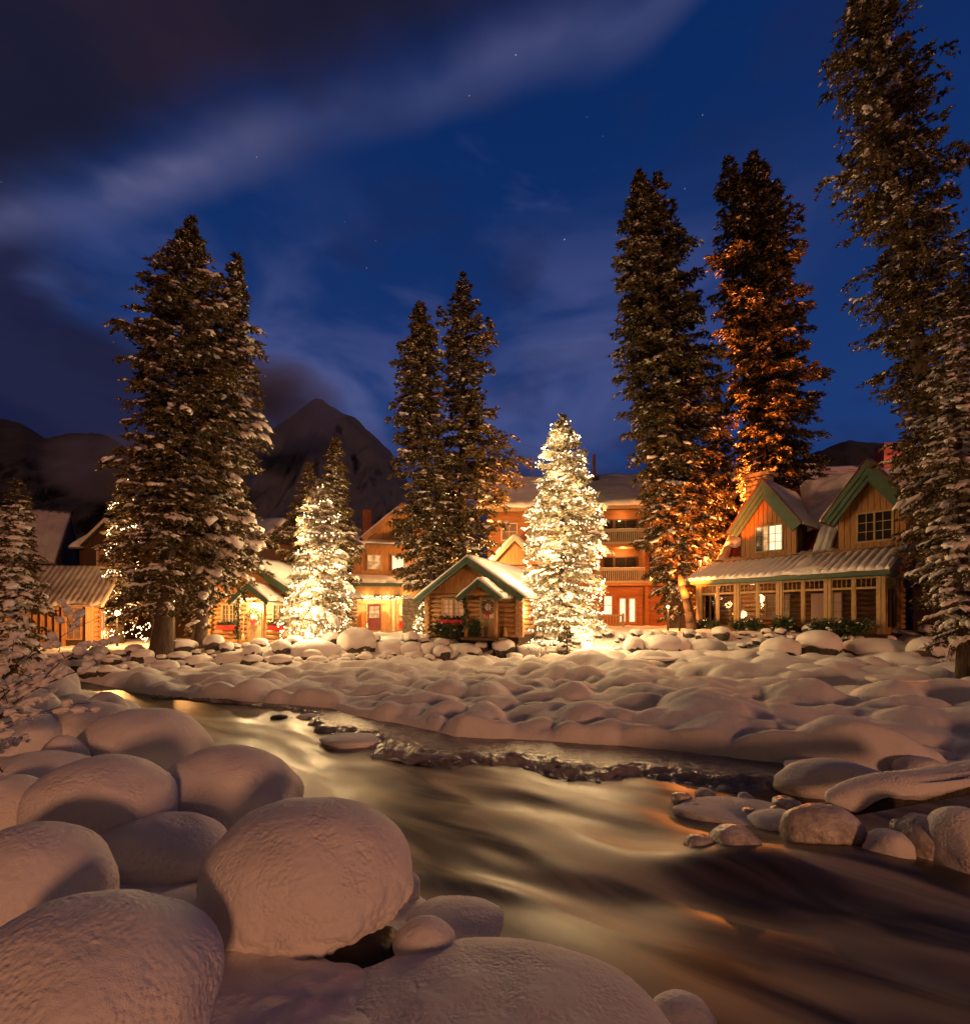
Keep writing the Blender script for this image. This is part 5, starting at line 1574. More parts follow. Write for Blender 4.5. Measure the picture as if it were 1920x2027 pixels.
def door_bush(label, o, x, y, seed, w=0.5, h=0.8, snow=True, cat='shrub', name='evergreen_bush'):
    t = thing(name, label, cat, W(o, x, y, 0), o.rotation_euler.z)
    rg = np.random.RandomState(seed)
    pts = np.column_stack([rg.uniform(-w, w, 60), rg.uniform(-0.2, 0.2, 60), rg.uniform(0.05, h, 60) * (1 - 0.3 * rg.rand(60))])
    sprigs('leaves', t, pts, seed, 1500, 0.2, 0.15)
    mb = MB()
    for k in range(7): mb.tube((0.1 * rg.normal(), 0, -0.1), tuple(pts[k]), 0.018, 0.006, 5)
    mb.build('stems', M['twig'], t)
    if snow:
        IV, IF = ico(1); Vs = []
        for k in range(18):
            p = pts[rg.randint(60)]
            Vs.append(p + np.array([0, -0.06, 0.05]) + IV * rg.uniform(0.03, 0.085) * np.array([1.3, 1, 0.7]))
        link('snow_clumps', np_mesh('snow_clumps', np.vstack(Vs), (np.arange(18)[:, None, None] * len(IV) + IF[None]).reshape(-1, 3), M['tree_snow']), t, kind='stuff')
door_bush('snow-specked bush under the flower box of the small log cabin', CABIN, 1.45, -0.55, 8, 0.95, 0.75)
door_bush('evergreen pot plant by the porch post of the small log cabin', CABIN, 3.0, -0.75, 9, 0.22, 0.85, False)
# porch lamp
def porch_lamp(label, loc, power, m='bulb_lamp', col=(1, 0.68, 0.32), r=0.07, hood=True):
    t = thing('porch_lamp', label, 'lamp', loc)
    V, F = ico(2)
    link('bulb', np_mesh('bulb', V * r, F, M[m]), t)
    MB().tube((0, 0.0, r), (0, 0.0, r + 0.10), r * 1.3, r * 0.5, 10).build('cap', M['metal'], t)
    MB().beam((0, 0, r + 0.08), (0, 0.22, r + 0.12), 0.03, 0.03).build('bracket', M['metal'], t)
    lamp('lamp_light', t, (0, -0.16, -0.08), power, col, 0.1)
    return t
porch_lamp('bright porch lamp glowing under the snowy porch of the half-hidden cabin', W(LCAB, 2.78, -0.55, 2.0), 500)

# ------------------------------------------------------------------ glazed cabin by the river
def glazed_cabin():
    rz = math.atan2(-0.76, 0.65)
    t = thing('sunroom_cabin', 'cabin with two green-trimmed gable dormers and a long glazed porch', 'cabin', (12.7, 30.3, 1.5), rz)
    LW = 9.0
    # log house behind the glazed porch
    MB().box(0.05, LW - 0.05, 2.75, 9.0, -0.4, 4.3).build('wall', M['backing'], t)
    logs(t, (0.1, 2.6), (LW - 0.1, 2.6), 0.05, 16, 0.14, over=0.05, seed=41)
    logs(t, (LW, 2.62), (LW, 8.8), 0.18, 16, 0.14, over=0.05, seed=42)
    logs(t, (0, 2.62), (0, 8.8), 0.18, 16, 0.14, over=0.05, seed=43)
    window(t, 3.0, 4.2, 0.75, 2.1, 2.44, cols=4, rows=4, frame='trim', pane='pane_dim', split=1)
    window(t, 6.0, 6.7, 0.6, 2.1, 2.44, cols=2, rows=3, frame='trim', pane='curtain')
    MB().box(5.3, 5.9, 2.38, 2.46, 0.0, 2.1).build('curtain', M['curtain'], t)
    MB().box(-0.05, LW + 0.05, -0.05, 9.0, -0.45, 0.02).build('porch_floor', M['dark_wood'], t)
    MB().box(0.0, LW, 0.05, 2.45, 2.80, 2.84).build('porch_ceiling', M['board'], t)
    # glazed porch: posts, beams, mullions, panes
    posts = [0.15, 2.35, 4.55, 6.75, 8.88]
    for i, x in enumerate(posts):
        hw = 0.16 if i in (0, 4) else 0.13
        for sx in (-1, 1):
            MB().box(x + (0.012 if sx > 0 else -hw), x + (hw if sx > 0 else -0.012), -0.06, 0.10, 0.0, 2.72).build('post', M['trim'], t)
    MB().box(-0.1, LW + 0.1, -0.09, 0.13, 2.72, 2.96).build('eave_beam', M['green'], t)
    MB().box(0.0, LW, -0.03, 0.07, 0.02, 0.30).build('sill_wall', M['board'], t)
    for i in range(4):
        a, b = posts[i] + 0.14, posts[i + 1] - 0.14
        mid = (a + b) / 2
        for (x0, x1) in ((a, mid - 0.05), (mid + 0.05, b)):
            f = MB()
            f.box(x0, x0 + 0.05, -0.02, 0.06, 0.30, 2.72); f.box(x1 - 0.05, x1, -0.02, 0.06, 0.30, 2.72)
            f.box(x0 + 0.05, x1 - 0.05, -0.02, 0.06, 2.14, 2.24); f.box(x0 + 0.05, x1 - 0.05, -0.02, 0.06, 2.64, 2.72); f.box(x0 + 0.05, x1 - 0.05, -0.02, 0.06, 0.30, 0.38)
            for k in (1, 2, 3):
                x = x0 + 0.05 + (x1 - x0 - 0.1) * k / 4; f.box(x - 0.014, x + 0.014, -0.01, 0.05, 2.24, 2.64)
            w = f.build('window', M['trim'], t)
            MB().box(x0 + 0.05, x1 - 0.05, 0.015, 0.025, 0.38, 2.14).build('pane', M['glass'], w)
            MB().box(x0 + 0.05, x1 - 0.05, 0.015, 0.025, 2.24, 2.64).build('pane', M['glass'], w)
        MB().box(mid - 0.05, mid + 0.05, -0.04, 0.08, 0.30, 2.72).build('mullion', M['trim'], t)
    # porch end walls
    for xe, nm in ((LW + 0.02, 1), (-0.02, -1)):
        a = xe - 0.05; b = xe + 0.05
        MB().box(a, b, 0.1, 2.5, 0.0, 0.32).build('sill_wall', M['board'], t)
        MB().box(a, b, 0.1, 2.5, 2.72, 3.0).build('eave_beam', M['green' if nm > 0 else 'board'], t)
        for y in (0.22, 0.95, 1.7, 2.4):
            MB().box(a - 0.005, b + 0.005, y - 0.05, y + 0.05, 0.32, 2.72).build('mullion', M['trim'], t)
        for (y0, y1) in ((0.27, 0.9), (1.0, 1.65), (1.75, 2.35)):
            f = MB().box(a + 0.01, b - 0.01, y0, y1, 2.14, 2.24)
            for k in (1, 2, 3): f.box(a + 0.02, b - 0.02, y0 + (y1 - y0) * k / 4 - 0.014, y0 + (y1 - y0) * k / 4 + 0.014, 2.24, 2.72)
            w = f.build('window', M['trim'], t)
            MB().box(xe - 0.006, xe + 0.006, y0, y1, 0.32, 2.14).build('pane', M['glass'], w)
    # lean-to roof with ribbed snow
    z0, z1 = 2.98, 4.5; y0, y1 = -0.48, 3.6
    MB().prism_x([(y0, z0 - 0.08), (y1, z1 - 0.08), (y1, z1), (y0, z0)], -0.5, LW + 0.3).build('porch_roof', M['red_metal'], t)
    MB().box(-0.5, LW + 0.3, y0 - 0.05, y0 - 0.002, z0 - 0.22, z0 - 0.02).build('fascia', M['green'], t)
    for xx, s in ((-0.55, 1), (LW + 0.302, 1)):
        MB().prism_x([(y0, z0 - 0.26), (y1, z1 - 0.26), (y1, z1 - 0.01), (y0, z0 - 0.01)], xx, xx + 0.05).build('barge_board', M['green'], t)
    snow_sheet('snow_cover', t, (-0.5, y0 - 0.04, z0 + 0.004), (LW + 0.3, y0 - 0.04, z0 + 0.004), (LW + 0.3, y1, z1 + 0.004), (-0.5, y1, z1 + 0.004), 0.15, 300, 26, 45, ribs=27, rib_amp=0.10, noise_amp=0.15, ragged=0.10, rounding=0.1)
    # a slump of snow slid down over the eave
    V, F = ico(4)
    W2 = np.column_stack([V[:, 0] * 0.95, V[:, 1] * 0.42, V[:, 2] * 0.15])
    W2[:, 2] += 0.09 * fbm(W2, 2.2, 3, 6) + W2[:, 1] * 0.37
    W2[:, 0] += 0.12 * vnoise(W2, 2.0, 8)
    link('snow_slump', np_mesh('snow_slump', W2, F, M['snow_far']), t, loc=(5.75, -0.22, 3.16))
    W3 = np.column_stack([V[:, 0] * 0.34, V[:, 1] * 1.3, V[:, 2] * 0.13]); W3[:, 2] += 0.06 * fbm(W3, 2.2, 3, 9) + W3[:, 1] * 0.37
    W3[:, 0] += 0.12 * vnoise(W3, 1.3, 18)
    link('snow_slump', np_mesh('snow_slump', W3, F, M['snow_far']), t, loc=(5.45, 1.2, 3.72))
    # main roof with red metal showing at its foot, snow above
    my0, mz0, my1, mz1 = 3.4, 4.36, 8.0, 9.35
    MB().prism_x([(my0, mz0 - 0.1), (my1, mz1 - 0.1), (my1, mz1), (my0, mz0)], -0.35, LW + 0.35).build('roof', M['red_metal'], t)
    MB().prism_x([(my1 + 4.6, mz0 - 0.1), (my1, mz1 - 0.1), (my1, mz1), (my1 + 4.6, mz0)], -0.35, LW + 0.35).build('roof', M['red_metal'], t)
    sl = (mz1 - mz0) / (my1 - my0)
    for x in np.arange(-0.3, LW + 0.35, 0.30):
        MB().prism_x([(my0, mz0 + 0.002), (my1 - 0.1, mz1 - 0.1 * sl + 0.002), (my1 - 0.1, mz1 - 0.1 * sl + 0.06), (my0, mz0 + 0.06)], x - 0.02, x + 0.02).build('roof_seam', M['red_metal'], t)
    P = lambda x, f: (x, my0 + (my1 - my0) * f, mz0 + (mz1 - mz0) * f + 0.004)
    snow_sheet('snow_cover', t, P(4.2, 0.36), P(6.6, 0.36), P(7.6, 1.0), P(3.0, 1.0), 0.46, 44, 40, 46, noise_amp=0.35, ragged=0.55, rounding=0.35)
    snow_sheet('snow_cover', t, P(5.05, 0.02), P(5.95, 0.02), P(5.95, 0.44), P(5.05, 0.44), 0.24, 30, 24, 47, ribs=3, rib_amp=0.06, noise_amp=0.4, ragged=0.25)
    snow_sheet('snow_cover', t, P(-0.35, 0.25), P(0.85, 0.25), P(2.2, 1.0), P(-0.35, 1.0), 0.34, 30, 34, 48, noise_amp=0.4, ragged=0.3)
    snow_sheet('snow_cover', t, P(-0.35, 0.0), P(0.35, 0.0), P(0.1, 0.28), P(-0.35, 0.28), 0.3, 20, 20, 50, noise_amp=0.5, ragged=0.3)
    snow_sheet('snow_cover', t, P(LW - 1.2, 0.35), P(LW + 0.35, 0.35), P(LW + 0.35, 1.0), P(LW - 1.8, 1.0), 0.3, 30, 34, 49, noise_amp=0.4, ragged=0.3)
    MB().prism_x([(3.6, 4.2), (8.0, 9.2), (12.4, 4.2)], LW - 0.06, LW + 0.02).build('gable_end', M['dark_wood'], t)
    MB().prism_x([(3.6, 4.2), (8.0, 9.2), (12.4, 4.2)], -0.02, 0.06).build('gable_end', M['board'], t)
    # dormers
    for k, (xc, hw, pane, wc) in enumerate(((2.85, 1.52, 'pane_bright', 2.92), (7.85, 1.42, 'pane_dark', 8.0))):
        span = 2.05; zf, za = 6.05, 8.88
        s2 = (za - zf) / span
        top = lambda x: za - 0.2 - s2 * abs(x - xc)
        fy = 3.0
        MB().prism([(xc - hw, 4.3), (xc + hw, 4.3), (xc + hw, top(xc + hw)), (xc, top(xc)), (xc - hw, top(xc - hw))], fy + 0.03, fy + 0.12).build('dormer_wall', M['backing'], t)
        boards(t, xc - hw, xc + hw, lambda x: (4.32, top(x)), fy + 0.03, 0.26, th=0.035, gap=0.028, seed=50 + k)
        for sx in (-1, 1):
            MB().box(xc + sx * hw - 0.05, xc + sx * hw + 0.05, fy + 0.02, fy + 3.0, 4.3, top(xc + hw) + 0.02).build('dormer_side', M['dark_wood'], t)
        gable_roof(t, xc - span, xc + span, zf, xc, za, fy - 0.75, fy + 4.6, thick=0.12, snow=0.13, barge=None, seed=60 + k, nv=18, roof_m='red_metal')
        for sx in (-1, 1):
            xf = xc + sx * span
            for (o0, o1, ya, yb) in ((0.006, 0.24, -0.82, -0.75), (0.22, 0.46, -0.74, -0.66), (0.44, 0.66, -0.65, -0.57)):
                d2 = math.hypot(span, za - zf); nx, nz = sx * (za - zf) / d2, span / d2
                MB().prism([(xf - nx * o0, zf - nz * o0), (xc, za - o0 / nz), (xc, za - o1 / nz), (xf - nx * o1, zf - nz * o1)], fy + ya, fy + yb).build('barge_board', M['green'], t)
            MB().beam((xf - sx * 0.03, fy - 0.79, zf + 0.03), (xc, fy - 0.79, za + 0.06), 0.14, 0.05).build('roof_edge', M['red_metal'], t)
        window(t, wc - 0.70, wc + 0.70, 4.80, 6.22, fy - 0.005, cols=4, rows=3, frame='trim', pane='pane_dark' if k == 0 else pane, split=1, fw=0.09)
        if k == 0:
            pn = MB().box(wc + 0.04, wc + 0.70, fy - 0.032, fy - 0.026, 4.80, 6.22).build('lit_pane', M['pane_bright'], t)
            MB().box(wc - 0.30, wc - 0.02, fy - 0.032, fy - 0.026, 4.80, 6.22).build('lit_pane', M['pane_lit'], t)
    # stone chimney at the far end
    s = bpy.data.objects.new('chimney', None); COL.objects.link(s); s.parent = t; s.location = (0.1, 6.6, 0)
    MB().box(0.05, 1.35, 0.05, 1.2, 6.0, 10.4).build('mortar', M['mortar'], s)
    stones(s, 0, 1.4, 6.4, 10.3, 0.03, 0.36, 13)
    MB().box(-0.12, 1.52, -0.12, 1.4, 10.35, 10.55).build('cap', M['stone'], s)
    # snow guards on the porch roof's far corner
    g = MB()
    for z in (0.0, 0.16): g.beam((-0.35, 2.2, 4.35 + z), (0.55, 2.2, 4.35 + z), 0.03, 0.03)
    for x in (-0.35, -0.05, 0.25, 0.55): g.beam((x, 2.2, 4.1), (x, 2.2, 4.55), 0.03, 0.03)
    g.build('snow_guard', M['metal'], t)
    # lower side roof on the far side
    MB().prism_x([(3.0, 2.6), (6.5, 4.3), (6.5, 4.2), (3.0, 2.5)], LW + 0.4, LW + 3.2).build('side_roof', M['grey_roof'], t)
    snow_sheet('snow_cover', t, (LW + 0.4, 3.0, 2.61), (LW + 3.2, 3.0, 2.61), (LW + 3.2, 6.5, 4.31), (LW + 0.4, 6.5, 4.31), 0.16, 60, 20, 51, ribs=8, rib_amp=0.06)
    MB().box(LW + 0.45, LW + 3.0, 3.6, 6.4, -0.3, 2.7).build('side_wall', M['dark_wood'], t)
    return t
GC = glazed_cabin()
# plants along the glazed porch
for k, (x, w, h, lab) in enumerate([(0.9, 0.7, 0.5, 'dark shrub at the first panes of the glazed porch'), (3.1, 0.8, 0.55, 'dark shrub under the log-backed panes of the glazed porch'), (4.9, 0.5, 0.75, 'tallest dark shrub at the middle of the glazed porch'),
                                    (6.6, 0.5, 0.5, 'shrub below the curtained panes of the glazed porch'), (7.9, 0.9, 0.6, 'snow-topped shrub by the last bay of the glazed porch')]):
    door_bush(lab, GC, x, -0.55, 60 + k, w, h + 0.15)
def indoor_lamp():
    t = thing('table_lamp', 'shaded table lamp standing inside the glazed porch', 'lamp', W(GC, 1.9, 1.4, 0.0))
    MB().tube((0, 0, 0), (0, 0, 0.8), 0.3, 0.3, 14).build('table', M['dark_wood'], t)
    MB().tube((0, 0, 0.8), (0, 0, 1.35), 0.03, 0.03).build('stand', M['metal'], t)
    MB().tube((0, 0, 1.3), (0, 0, 1.62), 0.26, 0.13, 14).build('lamp_shade', M['curtain'], t)
    lamp('lamp_light', t, (0, 0, 1.75), 60, (1, 0.5, 0.2), 0.06)
indoor_lamp()
# ------------------------------------------------------------------ lodge with the tall lit windows
def lodge():
    rz = math.radians(10)
    t = thing('lodge', 'timber lodge with tall lit windows and a snowy gable above', 'lodge', (-9.75, 36.0, 1.3), rz)
    w = 6.6
    # ground storey: timber front with two glazed openings and a warm room behind
    MB().box(0, w, 4.2, 9.0, -0.4, 3.4).build('wall', M['interior'], t)
    MB().box(0, 0.12, 0.1, 4.2, -0.4, 3.5).build('wall', M['interior'], t)
    MB().box(w - 0.12, w, 0.1, 4.2, -0.4, 3.5).build('wall', M['interior'], t)
    MB().box(0, w, 0.05, 4.2, -0.4, 0.05).build('floor', M['board'], t)
    MB().box(0, w, 0.05, 4.2, 3.30, 3.42).build('ceiling', M['interior'], t)
    MB().box(-0.02, w + 0.02, -0.02, 0.10, 2.62, 3.35).build('fascia', M['board'], t)
    MB().box(-0.02, 0.45, -0.02, 0.10, -0.4, 2.62).build('wall', M['board'], t)
    for (x0, x1, nc) in ((0.62, 2.95, 4), (3.4, 6.2, 5)):
        f = MB()
        f.box(x0 - 0.14, x0, -0.06, 0.08, 0.1, 2.62); f.box(x1, x1 + 0.14, -0.06, 0.08, 0.1, 2.62)
        f.box(x0 - 0.14, x1 + 0.14, -0.08, 0.08, -0.05, 0.18); f.box(x0, x1, -0.05, 0.06, 1.95, 2.05)
        for k in range(1, nc):
            x = x0 + (x1 - x0) * k / nc; f.box(x - 0.025, x + 0.025, -0.03, 0.04, 0.18, 1.95)
            f.box(x - 0.02, x + 0.02, -0.03, 0.04, 2.05, 2.62)
        for z in (0.75, 1.35): f.box(x0, x1, -0.028, 0.038, z - 0.02, z + 0.02)
        wd = f.build('window', M['trim'], t)
        MB().box(x0, x1, 0.042, 0.052, 0.18, 2.62).build('pane', M['glass'], wd)
    door(t, 1.35, 2.3, 0.1, 1.98, -0.045, frame='red_metal', rows=3, cols=2, pane='pane_lit')
    # things in the warm room
    MB().box(3.6, 6.0, 3.3, 4.0, 0.05, 0.8).build('counter', M['red_paint'], t)
    MB().box(0.7, 2.6, 3.4, 4.0, 0.05, 1.5).build('shelf', M['board'], t)
    MB().box(3.6, 6.0, 4.0, 4.15, 1.2, 2.2).build('picture', M['cream'], t)
    for k, (x, y, z) in enumerate(((1.8, 2.2, 2.7), (4.8, 2.2, 2.7))):
        lamp('room_light', t, (x, y, z), 1000, (1.0, 0.60, 0.26), 0.25)
    # snowy skirt roof over the ground storey
    MB().prism_x([(-0.75, 3.45), (0.5, 3.95), (0.5, 3.8), (-0.75, 3.3)], -0.4, w + 0.3).build('skirt_roof', M['grey_roof'], t)
    MB().box(-0.4, w + 0.3, -0.82, -0.76, 3.22, 3.46).build('fascia', M['green'], t)
    snow_sheet('snow_cover', t, (-0.4, -0.78, 3.46), (w + 0.3, -0.78, 3.46), (w + 0.3, 0.5, 3.96), (-0.4, 0.5, 3.96), 0.22, 60, 12, 71, ragged=0.1)
    # first floor
    MB().box(0.2, w - 0.1, 0.5, 9.0, 3.5, 6.35).build('wall', M['siding'], t)
    boards(t, 0.2, w - 0.1, lambda x: (3.6, 6.3), 0.5, 0.34, seed=72)
    window(t, 1.35, 2.25, 4.55, 5.55, 0.46, cols=2, rows=2, frame='trim', pane='pane_lit')
    window(t, 3.1, 3.9, 4.55, 5.55, 0.46, cols=1, rows=1, frame='trim', pane='pane_bright')
    window(t, 4.8, 5.6, 4.55, 5.55, 0.46, cols=2, rows=2, frame='trim', pane='pane_lit')
    MB().prism_x([(-0.1, 6.35), (0.62, 6.62), (0.62, 6.5), (-0.1, 6.22)], 0.9, w + 0.3).build('skirt_roof', M['grey_roof'], t)
    snow_sheet('snow_cover', t, (0.9, -0.12, 6.36), (w + 0.3, -0.12, 6.36), (w + 0.3, 0.62, 6.63), (0.9, 0.62, 6.63), 0.16, 50, 9, 73, ragged=0.08)
    # gable
    x0, x1, xa, zf, za = 0.95, 6.75, 3.85, 6.75, 9.3
    sl = (za - zf) / (xa - x0)
    top = lambda x: za - 0.18 - sl * abs(x - xa)
    MB().prism([(1.3, 6.4), (6.4, 6.4), (6.4, top(6.4)), (xa, top(xa)), (1.3, top(1.3))], 0.55, 0.7).build('gable', M['backing'], t)
    boards(t, 1.35, 6.35, lambda x: (6.62, top(x)), 0.55, 0.27, seed=74)
    window(t, 3.35, 4.35, 6.95, 8.05, 0.51, cols=2, rows=2, frame='cream', pane='pane_dark')
    gable_roof(t, x0, x1, zf, xa, za, -0.15, 9.5, snow=0.15, barge='board', ribs=26, seed=75, nv=16, barge_h=0.3)
    for sx in (-1, 1):
        MB().beam((xa + sx * 0.9, 0.2, za - 0.9 * sl - 0.15), (xa + sx * 0.9, 0.55, za - 0.9 * sl - 0.75), 0.12, 0.12).build('bracket', M['board'], t)
    # brick chimney behind
    MB().box(0.5, 1.25, 8.0, 8.8, 6.5, 10.45).build('chimney', M['brick'], t)
    return t
LODGE = lodge()
wreath('large lit wreath hung in the lodge window', W(LODGE, 5.3, -0.15, 1.5), LODGE.rotation_euler.z, 0.36, ribbon=False)
def swag():
    t = thing('garland', 'green garland draped above the lit lodge windows', 'garland', W(LODGE, 0.5, -0.14, 2.55), LODGE.rotation_euler.z)
    pts = [(x, 0, 0.06 - 0.22 * abs(math.sin(x * 2.1))) for x in np.linspace(0, 5.9, 60)]
    sprigs('greenery', t, pts, 15, 900, 0.08, 0.11)
    mb = MB()
    for a, b in zip(pts[:-1], pts[1:]): mb.tube(a, b, 0.012, n=5)
    mb.build('cord', M['greens'], t)
swag()
def icicle_lights(label, o, x0, x1, y, z, n, seed, power=5.0, nl=3, hang=0.28, r=0.03):
    t = thing('light_string', label, 'string lights', W(o, x0, y, z), o.rotation_euler.z)
    rg = np.random.RandomState(seed)
    P = np.column_stack([rg.uniform(0, x1 - x0, n), rg.normal(size=n) * 0.02, -rg.uniform(0, 1, n) ** 1.6 * hang])
    link('bulbs', bulbs_mesh(P, r), t, kind='stuff')
    MB().beam((0, 0, 0.02), (x1 - x0, 0, 0.02), 0.012, 0.012).build('wire', M['metal'], t)
    for k in range(nl): lamp('bulb_glow', t, ((x1 - x0) * (k + 0.5) / nl, -0.18, -0.15), power, (1, 0.68, 0.32), 0.1)
    return t
icicle_lights('icicle lights hanging along the tops of the lodge windows', LODGE, 0.6, 6.2, -0.12, 2.56, 150, 5, 90, 4)

# stone garden wall beside the lodge
def garden_wall():
    t = thing('stone_wall', 'rubble stone wall between the lit lodge and the small log cabin', 'wall', (-5.6, 34.2, 1.25), math.radians(4))
    MB().box(0, 2.9, 0.06, 0.7, -0.3, 2.35).build('core', M['mortar'], t)
    stones(t, 0, 2.9, 0, 2.35, 0.06, 0.30, 21)
    snow_sheet('snow_cover', t, (-0.05, -0.08, 2.36), (2.95, -0.08, 2.36), (2.95, 0.75, 2.40), (-0.05, 0.75, 2.40), 0.2, 30, 10, 76)
garden_wall()

# ------------------------------------------------------------------ hotel with balconies
def hotel():
    rz = math.radians(-6)
    t = thing('hotel', 'long three-storey timber hotel with grey railed balconies and snowy roof', 'hotel', (0.2, 41.5, 1.7), rz)
    Ln = 17.5
    MB().box(0, 8.6, 0, 10, -0.4, 9.6).build('wall', M['siding'], t)
    MB().box(8.6, Ln, 1.6, 10, -0.4, 9.6).build('wall', M['siding'], t)
    MB().box(8.3, 8.62, -0.02, 1.6, -0.4, 9.6).build('pier', M['siding'], t)
    MB().box(12.6, 12.9, -0.02, 1.6, -0.4, 9.6).build('pier', M['siding'], t)
    # ground floor front under the balconies
    MB().box(8.62, Ln, 0.35, 1.6, -0.4, 3.2).build('wall', M['siding'], t)
    window(t, 9.45, 10.05, 0.9, 2.35, 0.33, cols=1, rows=2, frame='board', pane='pane_bright')
    for x0 in (10.55, 11.3):
        d = MB().box(x0, x0 + 0.14, 0.26, 0.35, 0.1, 2.3).box(x0 + 0.56, x0 + 0.70, 0.26, 0.35, 0.1, 2.3).box(x0 + 0.14, x0 + 0.56, 0.26, 0.35, 0.1, 0.3).box(x0 + 0.14, x0 + 0.56, 0.26, 0.35, 2.15, 2.3).build('door', M['board'], t)
        MB().box(x0 + 0.14, x0 + 0.56, 0.31, 0.33, 0.3, 2.15).build('pane', M['pane_bright'], d)
    for fl, zf in enumerate((3.45, 6.55)):
        MB().box(8.62, Ln, -0.25, 1.6, zf - 0.28, zf).build('balcony_floor', M['board'], t)
        MB().box(8.62, Ln, -0.28, -0.251, zf - 0.05, zf + 0.12).build('rail_base', M['rail'], t)
        for (a, b) in ((8.66, 12.56), (12.94, Ln)):
            MB().box(a, b, -0.29, -0.20, zf + 0.92, zf + 1.12).build('top_rail', M['rail'], t)
            me = MB().box(-0.035, 0.035, -0.26, -0.22, zf + 0.12, zf + 0.92).mesh('baluster', M['rail'])
            for x in np.arange(a + 0.08, b, 0.155): link('baluster', me, t, loc=(x, 0, 0))
            snow_sheet('rail_snow', t, (a, -0.31, zf + 1.122), (b, -0.31, zf + 1.122), (b, -0.19, zf + 1.13), (a, -0.19, zf + 1.13), 0.06, 40, 5, 80 + fl)
        for (a, b) in ((9.6, 10.3), (10.5, 12.2), (13.3, 15.0), (15.3, 16.3)):
            w = window(t, a, b, zf + 0.15, zf + 2.15, 1.58, cols=2 if b - a > 1 else 1, rows=1, frame='dark_wood', pane='pane_dark', fw=0.1)
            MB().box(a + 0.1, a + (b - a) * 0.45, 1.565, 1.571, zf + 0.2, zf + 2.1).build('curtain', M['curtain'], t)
    # windows of the plain wing
    for zf in (0.9, 4.0, 7.0):
        for x in (1.2, 3.6, 6.0): window(t, x, x + 1.2, zf, zf + 1.3, -0.01, cols=2, rows=2, frame='cream', pane='pane_lit' if (zf < 1 or x == 3.6) else 'pane_dim')
    # roof
    y0, z0, yr, zr = -1.3, 9.35, 5.0, 13.3
    MB().prism_x([(y0, z0 - 0.25), (yr, zr - 0.25), (yr, zr), (y0, z0)], -0.8, Ln + 0.8).build('roof', M['grey_roof'], t)
    MB().prism_x([(11.3, z0 - 0.25), (yr, zr - 0.25), (yr, zr), (11.3, z0)], -0.8, Ln + 0.8).build('roof', M['grey_roof'], t)
    for x in (0, Ln - 0.2): MB().prism_x([(0, 9.55), (yr, zr - 0.3), (10, 9.55)], x, x + 0.2).build('gable', M['siding'], t)
    MB().box(-0.8, Ln + 0.8, y0 - 0.05, y0 - 0.002, z0 - 0.3, z0 - 0.02).build('fascia', M['trim'], t)
    snow_sheet('snow_cover', t, (-0.8, y0 - 0.03, z0 + 0.004), (Ln + 0.8, y0 - 0.03, z0 + 0.004), (Ln + 0.8, yr - 0.05, zr - 0.03), (-0.8, yr - 0.05, zr - 0.03), 0.28, 130, 30, 81, noise_amp=0.3, ragged=0.15)
    rd = random.Random(4)
    mb = MB()
    for k in range(120):
        x = rd.uniform(-0.6, Ln + 0.6); l = rd.uniform(0.1, 0.65) ** 1.3
        mb.tube((x, y0 - 0.04, z0 - 0.02), (x, y0 - 0.04, z0 - 0.02 - l), 0.028, 0.003, 5)
    mb.build('icicles', M['ice'], t, kind='stuff')
    MB().tube((9.0, 3.6, 11.8), (9.0, 3.6, 14.9), 0.14, 0.14, 10).build('chimney_pipe', M['brick'], t)
    MB().box(8.6, 9.4, 3.2, 4.0, 11.4, 12.9).build('chimney_base', M['dark_wood'], t)
    lamp('balcony_light', t, (11.0, 0.6, 5.9), 150, (1.0, 0.48, 0.16), 0.1)
    lamp('balcony_light', t, (11.0, 0.6, 8.9), 110, (1.0, 0.48, 0.16), 0.1)
    lamp('balcony_light', t, (14.6, 0.5, 5.9), 120, (1.0, 0.45, 0.14), 0.1)
    # gabled entrance bay
    e = t
    xc, hw, zf, za = 2.4, 2.1, 4.6, 6.8
    sl = (za - zf) / hw
    top = lambda x: za - 0.2 - sl * abs(x - xc)
    MB().box(xc - 1.75, xc + 1.75, -3.2, 0.02, -0.4, 4.6).build('entrance_bay', M['siding'], t)
    MB().prism([(xc - 1.75, 4.5), (xc + 1.75, 4.5), (xc + 1.75, top(xc + 1.75)), (xc, top(xc)), (xc - 1.75, top(xc - 1.75))], -3.21, -3.1).build('gable', M['backing'], t)
    boards(t, xc - 1.75, xc + 1.75, lambda x: (4.62, top(x)), -3.2, 0.3, seed=83)
    gable_roof(t, xc - hw, xc + hw, zf, xc, za, -3.7, 0.4, snow=0.18, barge='rail', seed=84)
    MB().beam((xc - 1.3, -3.26, 5.0), (xc, -3.26, 6.2), 0.06, 0.14, (0, 1, 0)).build('gable_brace', M['board'], t)
    MB().beam((xc + 1.3, -3.26, 5.0), (xc, -3.27, 6.2), 0.06, 0.14, (0, 1, 0)).build('gable_brace', M['board'], t)
    MB().box(xc - 2.0, xc + 2.4, -3.5, -3.21, 3.3, 3.6).build('canopy', M['trim'], t)
    # fence of the terrace in front
    return t
HOTEL = hotel()
icicle_lights('row of warm bulbs along the hotel entrance canopy', HOTEL, 0.5, 4.8, -3.55, 3.5, 90, 6, 22, 4, 0.12, 0.045)
